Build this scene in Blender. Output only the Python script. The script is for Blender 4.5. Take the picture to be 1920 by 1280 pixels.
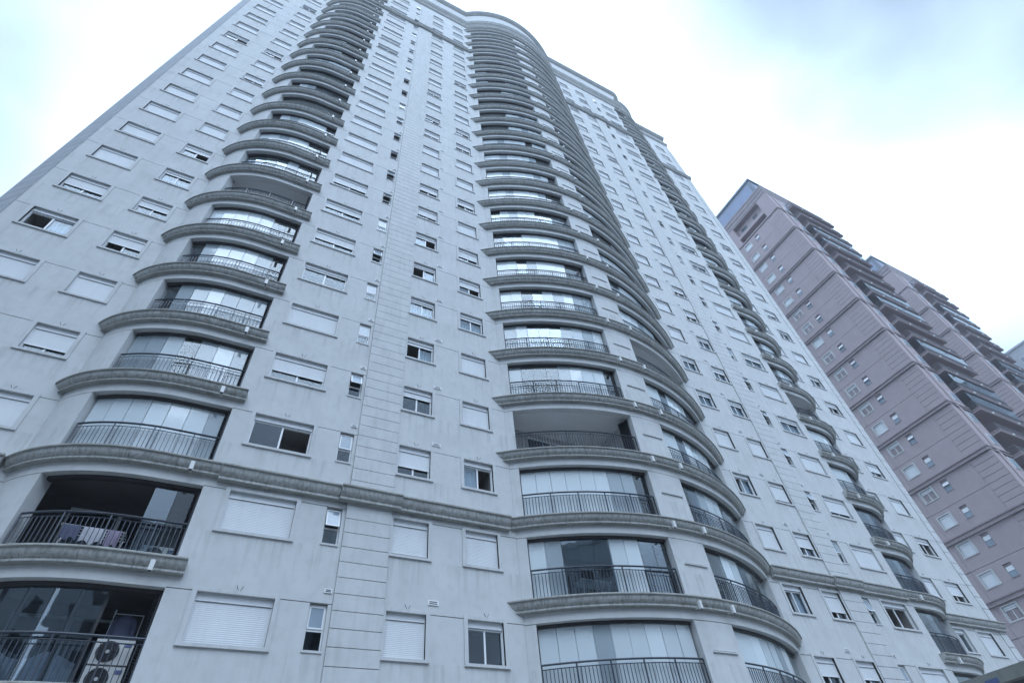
import bpy, math, random
from mathutils import Vector, Matrix
random.seed(7)
R = math.radians
for o in list(bpy.data.objects): bpy.data.objects.remove(o)
scn = bpy.context.scene
COL = scn.collection

# ------------------------------------------------------------------ camera
cam_d = bpy.data.cameras.new('camera'); cam = bpy.data.objects.new('camera', cam_d); COL.objects.link(cam)
scn.camera = cam
cam_d.sensor_width = 36.0; cam_d.lens = 36.0 * 1028.77 / 1920.0
cam_d.clip_start = 0.1; cam_d.clip_end = 4000
Z0 = 8.37                                   # height of the lowest visible window heads above the street
cr = Vector((0.88816655, -0.45162457, -0.08482592)); cu = Vector((-0.28094895, -0.67976361, 0.67748736)); cw = Vector((0.36363151, 0.57788986, 0.73062674))
cam.matrix_world = Matrix(((cr.x, cu.x, -cw.x, -15.8933), (cr.y, cu.y, -cw.y, -16.4301), (cr.z, cu.z, -cw.z, -6.7694 + Z0), (0, 0, 0, 1)))

# ------------------------------------------------------------------ sky, sun, exposure
SUN_EL, SUN_AZ = 58.0, 196.0                # azimuth clockwise from +y
wd = bpy.data.worlds.new('World'); scn.world = wd; wd.use_nodes = True
nt = wd.node_tree; nt.nodes.clear()
def N(t, **k):
    n = nt.nodes.new(t)
    for a, b in k.items(): setattr(n, a, b)
    return n
out = N('ShaderNodeOutputWorld'); bg = N('ShaderNodeBackground'); bg.inputs[1].default_value = 0.10
sky = N('ShaderNodeTexSky', sky_type='NISHITA'); sky.sun_disc = False
sky.sun_elevation = R(SUN_EL); sky.sun_rotation = R(SUN_AZ); sky.air_density = 1.0; sky.dust_density = 2.0; sky.ozone_density = 2.0
tc = N('ShaderNodeTexCoord')
n1 = N('ShaderNodeTexNoise'); n1.inputs['Scale'].default_value = 1.5; n1.inputs['Detail'].default_value = 6; n1.inputs['Roughness'].default_value = 0.42
mp = N('ShaderNodeMapping'); mp.inputs['Location'].default_value = (-0.5522, -3.4465, 6.2694); mp.inputs['Scale'].default_value = (1, 1, 1.4)
nt.links.new(tc.outputs['Generated'], mp.inputs[0]); nt.links.new(mp.outputs[0], n1.inputs['Vector'])
rg = N('ShaderNodeMapRange'); rg.interpolation_type = 'SMOOTHSTEP'; rg.inputs[1].default_value = 0.30; rg.inputs[2].default_value = 0.60; rg.inputs[3].default_value = 0.60; rg.inputs[4].default_value = 1.9
nt.links.new(n1.outputs[0], rg.inputs[0])
sm = N('ShaderNodeMath', operation='MULTIPLY'); sm.inputs[1].default_value = 10.0; nt.links.new(rg.outputs[0], sm.inputs[0])
sc = N('ShaderNodeVectorMath', operation='SCALE'); sc.inputs[0].default_value = (0.565, 0.752, 1.0)     # cool overcast
nt.links.new(sm.outputs[0], sc.inputs['Scale'])
mx = N('ShaderNodeMix', data_type='RGBA'); mx.inputs['Factor'].default_value = 0.88
nt.links.new(sky.outputs[0], mx.inputs['A']); nt.links.new(sc.outputs[0], mx.inputs['B'])
nt.links.new(mx.outputs['Result'], bg.inputs[0]); nt.links.new(bg.outputs[0], out.inputs[0])

sl = bpy.data.lights.new('sun', 'SUN'); sl.energy = 1.5; sl.angle = R(45); sl.color = (0.68, 0.82, 1.0)
so = bpy.data.objects.new('sun', sl); COL.objects.link(so)
sd = Vector((math.sin(R(SUN_AZ)) * math.cos(R(SUN_EL)), math.cos(R(SUN_AZ)) * math.cos(R(SUN_EL)), math.sin(R(SUN_EL))))
so.rotation_euler = sd.to_track_quat('Z', 'Y').to_euler(); so.location = (0, -40, 120)
vs = scn.view_settings; vs.view_transform = 'Standard'; vs.look = 'None'; vs.exposure = 0.58; vs.gamma = 1.0; vs.use_curve_mapping = False
scn.render.engine = 'CYCLES'
scn.cycles.max_bounces = 6; scn.cycles.transparent_max_bounces = 12; scn.cycles.diffuse_bounces = 3; scn.cycles.glossy_bounces = 3

# ------------------------------------------------------------------ materials
def newmat(name):
    m = bpy.data.materials.new(name); m.use_nodes = True
    return m, m.node_tree, m.node_tree.nodes['Principled BSDF']
def surf(name, col, rough=0.8, var=0.10, streak=0.0, streakcol=(0.1, 0.1, 0.09), grain=0.0, bump=0.0, scale=1.0, spec=0.3, blotch=0.0, metallic=0.0, sthr=(0.5, 0.72), sfreq=7.0):
    """painted / concrete surface: world-space patches, vertical weather streaks, fine grain"""
    m, t, b = newmat(name); L = t.links.new
    b.inputs['Roughness'].default_value = rough; b.inputs['Specular IOR Level'].default_value = spec; b.inputs['Metallic'].default_value = metallic
    geo = t.nodes.new('ShaderNodeNewGeometry')
    def noise(sc, detail=4, mapscale=(1, 1, 1)):
        mp = t.nodes.new('ShaderNodeMapping'); mp.inputs['Scale'].default_value = mapscale
        L(geo.outputs['Position'], mp.inputs[0])
        n = t.nodes.new('ShaderNodeTexNoise'); n.inputs['Scale'].default_value = sc; n.inputs['Detail'].default_value = detail
        L(mp.outputs[0], n.inputs['Vector']); return n.outputs[0]
    def mixc(fac, a, bcol, blend='MIX'):
        x = t.nodes.new('ShaderNodeMix'); x.data_type = 'RGBA'; x.blend_type = blend
        if isinstance(fac, float): x.inputs['Factor'].default_value = fac
        else: L(fac, x.inputs['Factor'])
        for s, v in (('A', a), ('B', bcol)):
            if isinstance(v, tuple): x.inputs[s].default_value = (*v, 1)
            else: L(v, x.inputs[s])
        return x.outputs['Result']
    def rng(v, a, b_, lo=0.0, hi=1.0):
        r = t.nodes.new('ShaderNodeMapRange'); r.inputs[1].default_value = a; r.inputs[2].default_value = b_; r.inputs[3].default_value = lo; r.inputs[4].default_value = hi
        L(v, r.inputs[0]); return r.outputs[0]
    dark = tuple(c * (1 - var) for c in col); light = tuple(min(1, c * (1 + var)) for c in col)
    c = mixc(rng(noise(0.9 * scale), 0.3, 0.7), dark, light)
    if blotch: c = mixc(rng(noise(3.2 * scale, 6), 0.52, 0.75, 0, blotch), c, tuple(x * 0.62 for x in col))
    if streak:
        c = mixc(rng(noise(sfreq, 5, (1, 1, 0.10)), sthr[0], sthr[1], 0, streak), c, streakcol)
    if grain: c = mixc(rng(noise(60, 2), 0.3, 0.7, 0, grain), c, tuple(x * 0.7 for x in col))
    L(c, b.inputs['Base Color'])
    if bump:
        bp = t.nodes.new('ShaderNodeBump'); bp.inputs['Strength'].default_value = bump; bp.inputs['Distance'].default_value = 0.012
        L(noise(45, 4), bp.inputs['Height']); L(bp.outputs[0], b.inputs['Normal'])
    return m
def glass(name, tint, ior, rough=0.02, refl=(0.88, 0.93, 0.97), wob=0.0):
    m, t, b = newmat(name); L = t.links.new
    t.nodes.remove(b); o = t.nodes['Material Output']
    fr = t.nodes.new('ShaderNodeFresnel')
    gb = t.nodes.new('ShaderNodeNewGeometry'); e1 = t.nodes.new('ShaderNodeMath'); e1.operation = 'MULTIPLY_ADD'; e1.inputs[1].default_value = -2.0; e1.inputs[2].default_value = 1.0; L(gb.outputs['Backfacing'], e1.inputs[0])
    e2 = t.nodes.new('ShaderNodeMath'); e2.operation = 'POWER'; e2.inputs[0].default_value = ior; L(e1.outputs[0], e2.inputs[1]); L(e2.outputs[0], fr.inputs[0])     # thin pane: same reflectance from both faces
    tr = t.nodes.new('ShaderNodeBsdfTransparent'); tr.inputs[0].default_value = (*tint, 1)
    gl = t.nodes.new('ShaderNodeBsdfGlossy'); gl.inputs[0].default_value = (*refl, 1); gl.inputs['Roughness'].default_value = rough
    mixs = t.nodes.new('ShaderNodeMixShader'); L(fr.outputs[0], mixs.inputs[0]); L(tr.outputs[0], mixs.inputs[1]); L(gl.outputs[0], mixs.inputs[2]); L(mixs.outputs[0], o.inputs[0])
    if wob:
        geo = t.nodes.new('ShaderNodeNewGeometry'); n = t.nodes.new('ShaderNodeTexNoise'); n.inputs['Scale'].default_value = 0.8
        L(geo.outputs['Position'], n.inputs['Vector']); bp = t.nodes.new('ShaderNodeBump'); bp.inputs['Strength'].default_value = wob; bp.inputs['Distance'].default_value = 0.05
        L(n.outputs[0], bp.inputs['Height']); L(bp.outputs[0], gl.inputs['Normal']); L(bp.outputs[0], fr.inputs['Normal'])
    return m
M = {}
M['stucco'] = surf('stucco', (0.585, 0.59, 0.59), 0.9, 0.05, 0.28, (0.38, 0.38, 0.36), 0.18, 0.25, 1.0, 0.2, 0.14, sthr=(0.55, 0.8), sfreq=2.2)
def add_rain(m, strength=0.30, dark=(0.30, 0.30, 0.285)):
    t = m.node_tree; L = t.links.new; b = t.nodes['Principled BSDF']; src = b.inputs['Base Color'].links[0].from_socket
    tc = t.nodes.new('ShaderNodeTexCoord'); sx = t.nodes.new('ShaderNodeSeparateXYZ'); L(tc.outputs['Object'], sx.inputs[0])
    def rng(v, a, b_, c, d):
        r = t.nodes.new('ShaderNodeMapRange'); r.interpolation_type = 'SMOOTHSTEP'
        for k, q in enumerate((a, b_, c, d)): r.inputs[k + 1].default_value = q
        L(v, r.inputs[0]); return r.outputs[0]
    def mul(a, b_):
        q = t.nodes.new('ShaderNodeMath'); q.operation = 'MULTIPLY'; L(a, q.inputs[0])
        if isinstance(b_, float): q.inputs[1].default_value = b_
        else: L(b_, q.inputs[1])
        return q.outputs[0]
    geo = t.nodes.new('ShaderNodeNewGeometry')
    def noise(scale, ms, det=4):
        mp = t.nodes.new('ShaderNodeMapping'); mp.inputs['Scale'].default_value = ms; L(geo.outputs['Position'], mp.inputs[0])
        n = t.nodes.new('ShaderNodeTexNoise'); n.inputs['Scale'].default_value = scale; n.inputs['Detail'].default_value = det; L(mp.outputs[0], n.inputs['Vector']); return n.outputs[0]
    up = rng(sx.outputs[2], -2.75, -1.36, 0.0, 1.0); lim = rng(sx.outputs[2], -1.30, -1.36, 0.0, 1.0)
    fac = mul(mul(mul(up, lim), rng(noise(6.0, (1, 1, 0.06)), 0.48, 0.68, 0.0, 1.0)), strength)
    fac2 = mul(rng(noise(3.6, (1, 1, 0.8), 8), 0.46, 0.72, 0.0, 1.0), 0.24)
    col = src
    for f, d in ((fac, dark), (fac2, tuple(x * 1.35 for x in dark))):
        x = t.nodes.new('ShaderNodeMix'); x.data_type = 'RGBA'; L(f, x.inputs['Factor']); L(col, x.inputs['A']); x.inputs['B'].default_value = (*d, 1); col = x.outputs['Result']
    L(col, b.inputs['Base Color'])
add_rain(M['stucco'])
M['stone'] = surf('stone', (0.575, 0.58, 0.58), 0.9, 0.06, 0.2, (0.3, 0.3, 0.28), 0.15, 0.2, 2.0, 0.2, 0.2)
M['quoin'] = surf('shaded_quoin', (0.40, 0.42, 0.45), 0.85, 0.06, 0.2, (0.27, 0.28, 0.29), 0.15, 0.2, 2.0, 0.2, 0.2)  # shade of the left canted corner put into a darker stone colour
M['darkinner'] = surf('dark_balcony_interior', (0.14, 0.135, 0.135), 0.7, 0.1)  # darker tone for ceiling, floor and inner walls of low left balconies
M['trim'] = surf('trim', (0.57, 0.575, 0.575), 0.85, 0.05, 0.25, (0.27, 0.27, 0.25), 0.1, 0.1, 2.0, 0.2, 0.15)
M['mould'] = surf('weathered_concrete', (0.52, 0.52, 0.505), 0.9, 0.12, 0.65, (0.25, 0.25, 0.23), 0.2, 0.25, 1.6, 0.2, 0.5, sthr=(0.44, 0.64), sfreq=11.0)
M['lip'] = surf('weathered_lip', (0.36, 0.36, 0.34), 0.9, 0.15, 0.5, (0.19, 0.185, 0.165), 0.2, 0.2, 2.0, 0.2, 0.5)
M['ceil'] = surf('balcony_ceiling', (0.74, 0.74, 0.74), 0.9, 0.03)
M['inner'] = surf('balcony_inner_wall', (0.50, 0.50, 0.49), 0.9, 0.05)
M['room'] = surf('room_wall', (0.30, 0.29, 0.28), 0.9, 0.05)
M['alu'] = surf('white_aluminium', (0.80, 0.81, 0.82), 0.4, 0.03, 0.15, (0.45, 0.45, 0.43), spec=0.5)
M['shutter'] = surf('roller_shutter_white', (0.68, 0.70, 0.72), 0.55, 0.04, 0.14, (0.45, 0.45, 0.43), spec=0.4)
M['rail'] = surf('rail_dark_metal', (0.055, 0.065, 0.085), 0.42, 0.15, spec=0.5, metallic=0.3)
M['prail'] = surf('rail_grey_metal', (0.13, 0.125, 0.135), 0.5, 0.1, spec=0.5)
M['track'] = surf('bronze_frame', (0.045, 0.04, 0.042), 0.5, 0.1, spec=0.4)
M['louvre'] = surf('louvre_dark', (0.035, 0.038, 0.045), 0.5, 0.1, spec=0.4)
M['glass'] = glass('clear_glass', (0.94, 0.96, 0.96), 1.5, 0.01, wob=0.08)
M['mirror'] = glass('reflective_glass', (0.72, 0.79, 0.83), 2.1, 0.015, wob=0.10)
def filmglass(name, col, fac):
    m, t, b = newmat(name); L = t.links.new; o = t.nodes['Material Output']
    b.inputs['Base Color'].default_value = (*col, 1); b.inputs['Roughness'].default_value = 0.06; b.inputs['Specular IOR Level'].default_value = 0.95
    tr = t.nodes.new('ShaderNodeBsdfTransparent'); tr.inputs[0].default_value = (0.9, 0.93, 0.94, 1)
    mixs = t.nodes.new('ShaderNodeMixShader'); mixs.inputs[0].default_value = fac; L(tr.outputs[0], mixs.inputs[1]); L(b.outputs[0], mixs.inputs[2]); L(mixs.outputs[0], o.inputs[0])
    return m
M['film'] = filmglass('pale_film_glass', (0.76, 0.83, 0.86), 0.76)
M['film2'] = filmglass('grey_film_glass', (0.46, 0.53, 0.57), 0.66)
M['winglass'] = glass('window_glass', (0.74, 0.80, 0.84), 1.5, 0.01, wob=0.08)
M['frost'] = surf('obscured_glass', (0.30, 0.36, 0.42), 0.12, 0.08, spec=0.7)
M['blind'] = surf('white_blind', (0.84, 0.86, 0.86), 0.85, 0.03)
M['curtain'] = surf('curtain_cloth', (0.62, 0.64, 0.66), 0.9, 0.06)
M['lamp'] = surf('lamp_white', (0.68, 0.68, 0.67), 0.4, 0.02)
M['pink'] = surf('pink_stucco', (0.395, 0.33, 0.34), 0.9, 0.04, 0.22, (0.30, 0.255, 0.265), 0.12, 0.2, 1.0, 0.2, 0.12, sthr=(0.55, 0.8), sfreq=2.2)
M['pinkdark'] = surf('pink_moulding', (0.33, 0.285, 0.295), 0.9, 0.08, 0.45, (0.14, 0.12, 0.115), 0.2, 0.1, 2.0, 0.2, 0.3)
M['attic'] = surf('attic_blue_cladding', (0.22, 0.26, 0.36), 0.35, 0.05, spec=0.5)
M['slate'] = surf('attic_trim', (0.20, 0.22, 0.26), 0.7, 0.06)
M['far'] = surf('far_facade', (0.44, 0.47, 0.50), 0.9, 0.04)
M['asphalt'] = surf('asphalt', (0.055, 0.055, 0.057), 0.95, 0.2, grain=0.4)
M['paving'] = surf('paving', (0.27, 0.265, 0.25), 0.95, 0.12, grain=0.2)
M['canopy'] = surf('canopy_concrete', (0.26, 0.27, 0.25), 0.9, 0.12, 0.4, (0.2, 0.2, 0.17), 0.2, 0.2, 2.0, 0.2, 0.4)
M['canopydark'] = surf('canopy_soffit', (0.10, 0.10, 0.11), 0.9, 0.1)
M['bluetape'] = surf('blue_fascia_patch', (0.10, 0.13, 0.26), 0.6, 0.1)
M['acbody'] = surf('ac_casing', (0.55, 0.55, 0.54), 0.5, 0.03, 0.1)
M['acdark'] = surf('ac_grille', (0.03, 0.03, 0.035), 0.5, 0.05)
M['leaf'] = surf('leaf', (0.04, 0.13, 0.05), 0.6, 0.35, scale=8)
M['cloth1'] = surf('cloth_slate', (0.13, 0.14, 0.22), 0.95, 0.1, scale=6)
M['cloth2'] = surf('cloth_lilac', (0.33, 0.28, 0.38), 0.95, 0.1, scale=6)
M['cloth3'] = surf('cloth_pale', (0.55, 0.55, 0.60), 0.95, 0.1, scale=6)
M['pot'] = surf('pot', (0.25, 0.14, 0.10), 0.8, 0.1)

# ------------------------------------------------------------------ mesh helpers
class MB:
    def __init__(s): s.v = []; s.f = []; s.m = []; s.mats = []
    def mi(s, mat):
        if mat not in s.mats: s.mats.append(mat)
        return s.mats.index(mat)
    def poly(s, pts, mat):
        i = len(s.v); s.v += [tuple(p) for p in pts]; s.f.append(tuple(range(i, i + len(pts)))); s.m.append(s.mi(mat))
    def box(s, x0, x1, y0, y1, z0, z1, mat, skip=''):
        i = len(s.v); s.v += [(x, y, z) for z in (z0, z1) for y in (y0, y1) for x in (x0, x1)]
        F = {'d': (0, 2, 3, 1), 'u': (4, 5, 7, 6), 'f': (0, 1, 5, 4), 'b': (2, 6, 7, 3), 'l': (0, 4, 6, 2), 'r': (1, 3, 7, 5)}
        for k, q in F.items():
            if k not in skip: s.f.append(tuple(i + a for a in q)); s.m.append(s.mi(mat))
    def obox(s, c, ax, ay, az, hx, hy, hz, mat):
        i = len(s.v); c = Vector(c); ax, ay, az = Vector(ax) * hx, Vector(ay) * hy, Vector(az) * hz
        s.v += [tuple(c + a * ax + b * ay + d * az) for d in (-1, 1) for b in (-1, 1) for a in (-1, 1)]
        for q in ((0, 2, 3, 1), (4, 5, 7, 6), (0, 1, 5, 4), (2, 6, 7, 3), (0, 4, 6, 2), (1, 3, 7, 5)):
            s.f.append(tuple(i + a for a in q)); s.m.append(s.mi(mat))
    def bar(s, p, q, w, mat, h=None):
        p, q = Vector(p), Vector(q); d = (q - p); l = d.length; d.normalize()
        up = Vector((0, 0, 1)) if abs(d.z) < 0.95 else Vector((0, 1, 0))
        a = d.cross(up).normalized(); b = a.cross(d)
        s.obox((p + q) / 2, d, a, b, l / 2, w / 2, (h or w) / 2, mat)
    def tube(s, pts, r, mat, n=6):
        pts = [Vector(p) for p in pts]; i0 = len(s.v); K = len(pts)
        for k, p in enumerate(pts):
            d = (pts[min(k + 1, K - 1)] - pts[max(k - 1, 0)]).normalized()
            up = Vector((0, 0, 1)) if abs(d.z) < 0.9 else Vector((0, 1, 0))
            a = d.cross(up).normalized(); b = a.cross(d)
            s.v += [tuple(p + r * (math.cos(2 * math.pi * j / n) * a + math.sin(2 * math.pi * j / n) * b)) for j in range(n)]
        for k in range(K - 1):
            for j in range(n):
                a, b = i0 + k * n + j, i0 + k * n + (j + 1) % n
                s.f.append((a, b, b + n, a + n)); s.m.append(s.mi(mat))
        s.f.append(tuple(i0 + j for j in range(n))[::-1]); s.m.append(s.mi(mat)); s.f.append(tuple(i0 + (K - 1) * n + j for j in range(n))); s.m.append(s.mi(mat))
    def sweep(s, path, prof, mat, caps=True, mats=None):
        """path: (x,y,nx,ny) left to right as seen from the street; prof: (offset outwards, z) top to bottom"""
        i0 = len(s.v); n = len(prof)
        for x, y, nx, ny in path: s.v += [(x + nx * p, y + ny * p, z) for p, z in prof]
        for i in range(len(path) - 1):
            for j in range(n - 1):
                a = i0 + i * n + j; s.f.append((a, a + 1, a + n + 1, a + n)); s.m.append(s.mi(mats[j] if mats else mat))
        if caps:
            for i, rev in ((0, True), (len(path) - 1, False)):
                q = tuple(i0 + i * n + j for j in range(n)); s.f.append(q[::-1] if rev else q); s.m.append(s.mi(mat))
    def panel(s, x0, x1, z0, z1, holes, y, depth, mat):
        """flat wall piece facing -y with rectangular openings and real reveals"""
        xs = sorted({x0, x1, *[h[0] for h in holes], *[h[1] for h in holes]}); zs = sorted({z0, z1, *[h[2] for h in holes], *[h[3] for h in holes]})
        xs = [x for x in xs if x0 <= x <= x1]; zs = [z for z in zs if z0 <= z <= z1]
        def solid(i, j):
            if not (0 <= i < len(xs) - 1 and 0 <= j < len(zs) - 1): return False
            cx, cz = (xs[i] + xs[i + 1]) / 2, (zs[j] + zs[j + 1]) / 2
            return not any(h[0] < cx < h[1] and h[2] < cz < h[3] for h in holes)
        for i in range(len(xs) - 1):
            for j in range(len(zs) - 1):
                if not solid(i, j): continue
                a, b, c, d = xs[i], xs[i + 1], zs[j], zs[j + 1]; Y = y + depth
                s.poly([(a, y, c), (b, y, c), (b, y, d), (a, y, d)], mat)
                if not solid(i - 1, j): s.poly([(a, Y, c), (a, y, c), (a, y, d), (a, Y, d)], mat)
                if not solid(i + 1, j): s.poly([(b, y, c), (b, Y, c), (b, Y, d), (b, y, d)], mat)
                if not solid(i, j - 1): s.poly([(a, Y, c), (b, Y, c), (b, y, c), (a, y, c)], mat)
                if not solid(i, j + 1): s.poly([(a, y, d), (b, y, d), (b, Y, d), (a, Y, d)], mat)
    def mesh(s, name, mirror=False, smooth=True):
        v, f = s.v, s.f
        if mirror: v = [(-x, y, z) for x, y, z in v]; f = [q[::-1] for q in f]
        me = bpy.data.meshes.new(name); me.from_pydata(v, [], f)
        for mt in s.mats: me.materials.append(M[mt])
        me.polygons.foreach_set('material_index', s.m)
        if smooth:
            me.polygons.foreach_set('use_smooth', [True] * len(f)); me.set_sharp_from_angle(angle=R(32))
        me.update(); return me
def ob(name, mesh, parent=None, loc=(0, 0, 0), rz=0.0, **props):
    o = bpy.data.objects.new(name, mesh); COL.objects.link(o); o.location = loc; o.rotation_euler = (0, 0, rz)
    if parent: o.parent = parent
    for k, v in props.items(): o[k] = v
    return o
def thing(name, label, cat, loc=(0, 0, 0), rz=0.0, group=None):
    o = ob(name, None, None, loc, rz, label=label, category=cat)
    if group: o['group'] = group
    return o
def both(mb, name): return {-1: mb.mesh(name), 1: mb.mesh(name, True)}

# ------------------------------------------------------------------ ground
g = MB(); g.poly([(-700, -700, 0), (700, -700, 0), (700, 700, 0), (-700, 700, 0)], 'asphalt')
ob('road', g.mesh('road'), kind='structure')
g = MB(); g.box(-60, 140, -13.5, 40, -0.5, 0.12, 'paving')
ob('pavement', g.mesh('pavement'), kind='structure')

# ------------------------------------------------------------------ plan curves of the main tower
NF = 25                                     # storeys 0..24
RC, SAG = 11.64, 1.95; CYC = RC - SAG
def cpath(x0, x1, n):
    r = []
    t0, t1 = math.asin(x0 / RC), math.asin(x1 / RC)
    for i in range(n + 1):
        t = t0 + (t1 - t0) * i / n; r.append((RC * math.sin(t), CYC - RC * math.cos(t), math.sin(t), -math.cos(t)))
    return r
XA, EA, EB = -18.3, 4.0, 2.9
def lpt(th):
    x, y = XA - EA * math.sin(th), EB * (1 - math.cos(th)); gx, gy = (x - XA) / EA ** 2, (y - EB) / EB ** 2; l = math.hypot(gx, gy)
    return (x, y, gx / l, gy / l)
def lth(x): return math.asin((XA - x) / EA)
TH0 = math.acos(1 - 1.80 / EB)
def lpath(x0, x1, n):
    """left bow from x0 (None: wing wall) to x1"""
    t0 = TH0 if x0 is None else (lth(x0) if x0 < XA else 0.0); t1 = lth(x1) if x1 < XA else 0.0
    r = []
    if t0 > 0: r += [lpt(t0 + (t1 - t0) * i / n) for i in range(n + 1)]
    if x1 > XA:
        st = XA if t0 > 0 else x0
        r += [(st + (x1 - st) * i / 3, 0.0, 0.0, -1.0) for i in range(1 if t0 > 0 else 0, 4)]
    return r
def resample(path, n):
    P = [Vector(p[:2]) for p in path]; Nn = [Vector(p[2:]) for p in path]
    d = [0.0]
    for a, b in zip(P, P[1:]): d.append(d[-1] + (b - a).length)
    o = []
    for i in range(n + 1):
        t = d[-1] * i / n; k = max(j for j in range(len(d)) if d[j] <= t + 1e-9); k = min(k, len(P) - 2)
        u = (t - d[k]) / max(1e-9, d[k + 1] - d[k]); p = P[k].lerp(P[k + 1], u); nn = Nn[k].lerp(Nn[k + 1], u).normalized()
        o.append((p.x, p.y, nn.x, nn.y))
    return o
def plen(path): return sum(math.hypot(b[0] - a[0], b[1] - a[1]) for a, b in zip(path, path[1:]))
def off(path, p): return [(x + nx * p, y + ny * p) for x, y, nx, ny in path]

# moulding profile, z measured from the slab top
MP = [(0.0, 0.012), (0.31, 0.0), (0.325, -0.02), (0.325, -0.055), (0.27, -0.075), (0.265, -0.11), (0.25, -0.17), (0.215, -0.225), (0.165, -0.265), (0.13, -0.285), (0.13, -0.31), (0.155, -0.325), (0.165, -0.35), (0.155, -0.375), (0.10, -0.39), (0.0, -0.40)]
MM = ['lip', 'lip', 'lip', 'lip'] + ['mould'] * 6 + ['lip'] + ['mould'] * 2 + ['lip'] * 2
SL = -2.30                                  # slab top relative to the window heads of its storey

tower = thing('apartment_tower', 'pale grey apartment tower with bowed balconies filling most of the picture', 'building', (0, 0, 0))

# ------------------------------------------------------------------ core of the main tower
g = MB(); zt = Z0 + 72.4
g.box(-27.0, 27.9, 3.4, 20, 0, zt, 'room'); g.box(-17.0, 17.0, 2.4, 3.4, 0, zt, 'room')
ob('core', g.mesh('core'), tower)
g = MB()                                    # plain podium storeys under the frame
g.box(-27.4, 28.3, 1.60, 3.3, 0, Z0 - 3.0, 'stucco'); g.box(-18.0, 18.0, 0.004, 1.58, 0, Z0 - 3.0, 'stucco')
ob('podium_wall', g.mesh('podium_wall'), tower)

# ------------------------------------------------------------------ windows
WT = 0.0; WB = -1.25                        # head and sill
def win_base(w):
    g = MB(); h = w / 2
    # surround, 3 cm proud, sill wider
    for a, b, c, d in ((-h - 0.13, -h, WB, WT + 0.10), (h, h + 0.13, WB, WT + 0.10), (-h, h, WT, WT + 0.10)):
        g.box(a, b, -0.032, 0.125, c, d, 'trim')
    g.box(-h - 0.13, h + 0.13, -0.055, 0.125, WB - 0.085, WB, 'trim')
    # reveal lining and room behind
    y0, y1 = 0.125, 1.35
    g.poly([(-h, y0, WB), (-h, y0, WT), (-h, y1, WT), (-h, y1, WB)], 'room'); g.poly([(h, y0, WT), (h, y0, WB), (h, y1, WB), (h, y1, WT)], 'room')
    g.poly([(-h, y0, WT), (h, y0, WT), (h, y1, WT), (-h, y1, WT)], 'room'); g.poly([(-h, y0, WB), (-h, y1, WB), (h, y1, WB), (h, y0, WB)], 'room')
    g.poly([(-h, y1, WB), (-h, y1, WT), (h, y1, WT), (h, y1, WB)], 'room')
    # two little anchor wires over the head
    g.bar((-0.01, -0.04, WT + 0.11), (-0.07, -0.05, WT + 0.22), 0.012, 'track'); g.bar((0.05, -0.04, WT + 0.11), (0.10, -0.05, WT + 0.21), 0.012, 'track')
    return g.mesh('window')
def win_frame(w):
    g = MB(); h = w / 2; f = 0.05
    g.box(-h, -h + f, 0.12, 0.19, WB, WT - 0.2, 'alu'); g.box(h - f, h, 0.12, 0.19, WB, WT - 0.2, 'alu'); g.box(-h + f, h - f, 0.12, 0.19, WB, WB + f, 'alu'); g.box(-h + f, h - f, 0.12, 0.19, WT - 0.26, WT - 0.2, 'alu')
    g.box(-0.03, 0.03, 0.13, 0.18, WB + f, WT - 0.26, 'alu')
    return g.mesh('window_frame')
def win_pane(w, side):
    g = MB(); h = w / 2; a, b = (-h + 0.05, -0.03) if side < 0 else (0.03, h - 0.05)
    g.box(a, b, 0.152 + 0.01 * side, 0.158 + 0.01 * side, WB + 0.05, WT - 0.26, 'winglass')
    return g.mesh('pane')
def win_shutter(w, fr):
    g = MB(); h = w / 2
    g.box(-h, h, 0.075, 0.12, WT - 0.2, WT - 0.002, 'shutter'); g.box(-h, h, 0.066, 0.075, WT - 0.205, WT - 0.19, 'alu')
    for s in (-1, 1): g.box(s * h - (0.03 if s > 0 else 0), s * h + (0.03 if s < 0 else 0), 0.08, 0.12, WB, WT - 0.2, 'alu')
    L = 1.05 * fr; n = int(L / 0.05); z = WT - 0.225
    for i in range(n):
        zz = z - i * 0.05
        if zz - 0.05 < WB + 0.003: break
        a, b = -h + 0.03, h - 0.03
        g.poly([(a, 0.0975, zz - 0.046), (b, 0.0975, zz - 0.046), (b, 0.0955, zz - 0.022), (a, 0.0955, zz - 0.022)], 'shutter')
        g.poly([(a, 0.0955, zz - 0.022), (b, 0.0955, zz - 0.022), (b, 0.1005, zz), (a, 0.1005, zz)], 'shutter')
        g.poly([(a, 0.1005, zz - 0.05), (b, 0.1005, zz - 0.05), (b, 0.0975, zz - 0.046), (a, 0.0975, zz - 0.046)], 'shutter')
    if n: g.box(-h + 0.03, h - 0.03, 0.090, 0.112, max(WB + 0.001, z - n * 0.05 - 0.035), z - n * 0.05, 'alu')
    return g.mesh('roller_shutter', smooth=False)
def win_curtain(w, side, k):
    g = MB(); h = w / 2; a, b = (-h, 0) if side < 0 else (0, h); n = 14
    pts = [(a + (b - a) * i / n, 0.30 + 0.018 * math.sin(i * 2.1 + k)) for i in range(n + 1)]
    for p, q in zip(pts, pts[1:]): g.poly([(p[0], p[1], WB), (q[0], q[1], WB), (q[0], q[1], WT - 0.02), (p[0], p[1], WT - 0.02)], 'curtain')
    return g.mesh('curtain')
cache = {}
def cm(key, fn, *a):
    if key not in cache: cache[key] = fn(*a)
    return cache[key]
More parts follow.
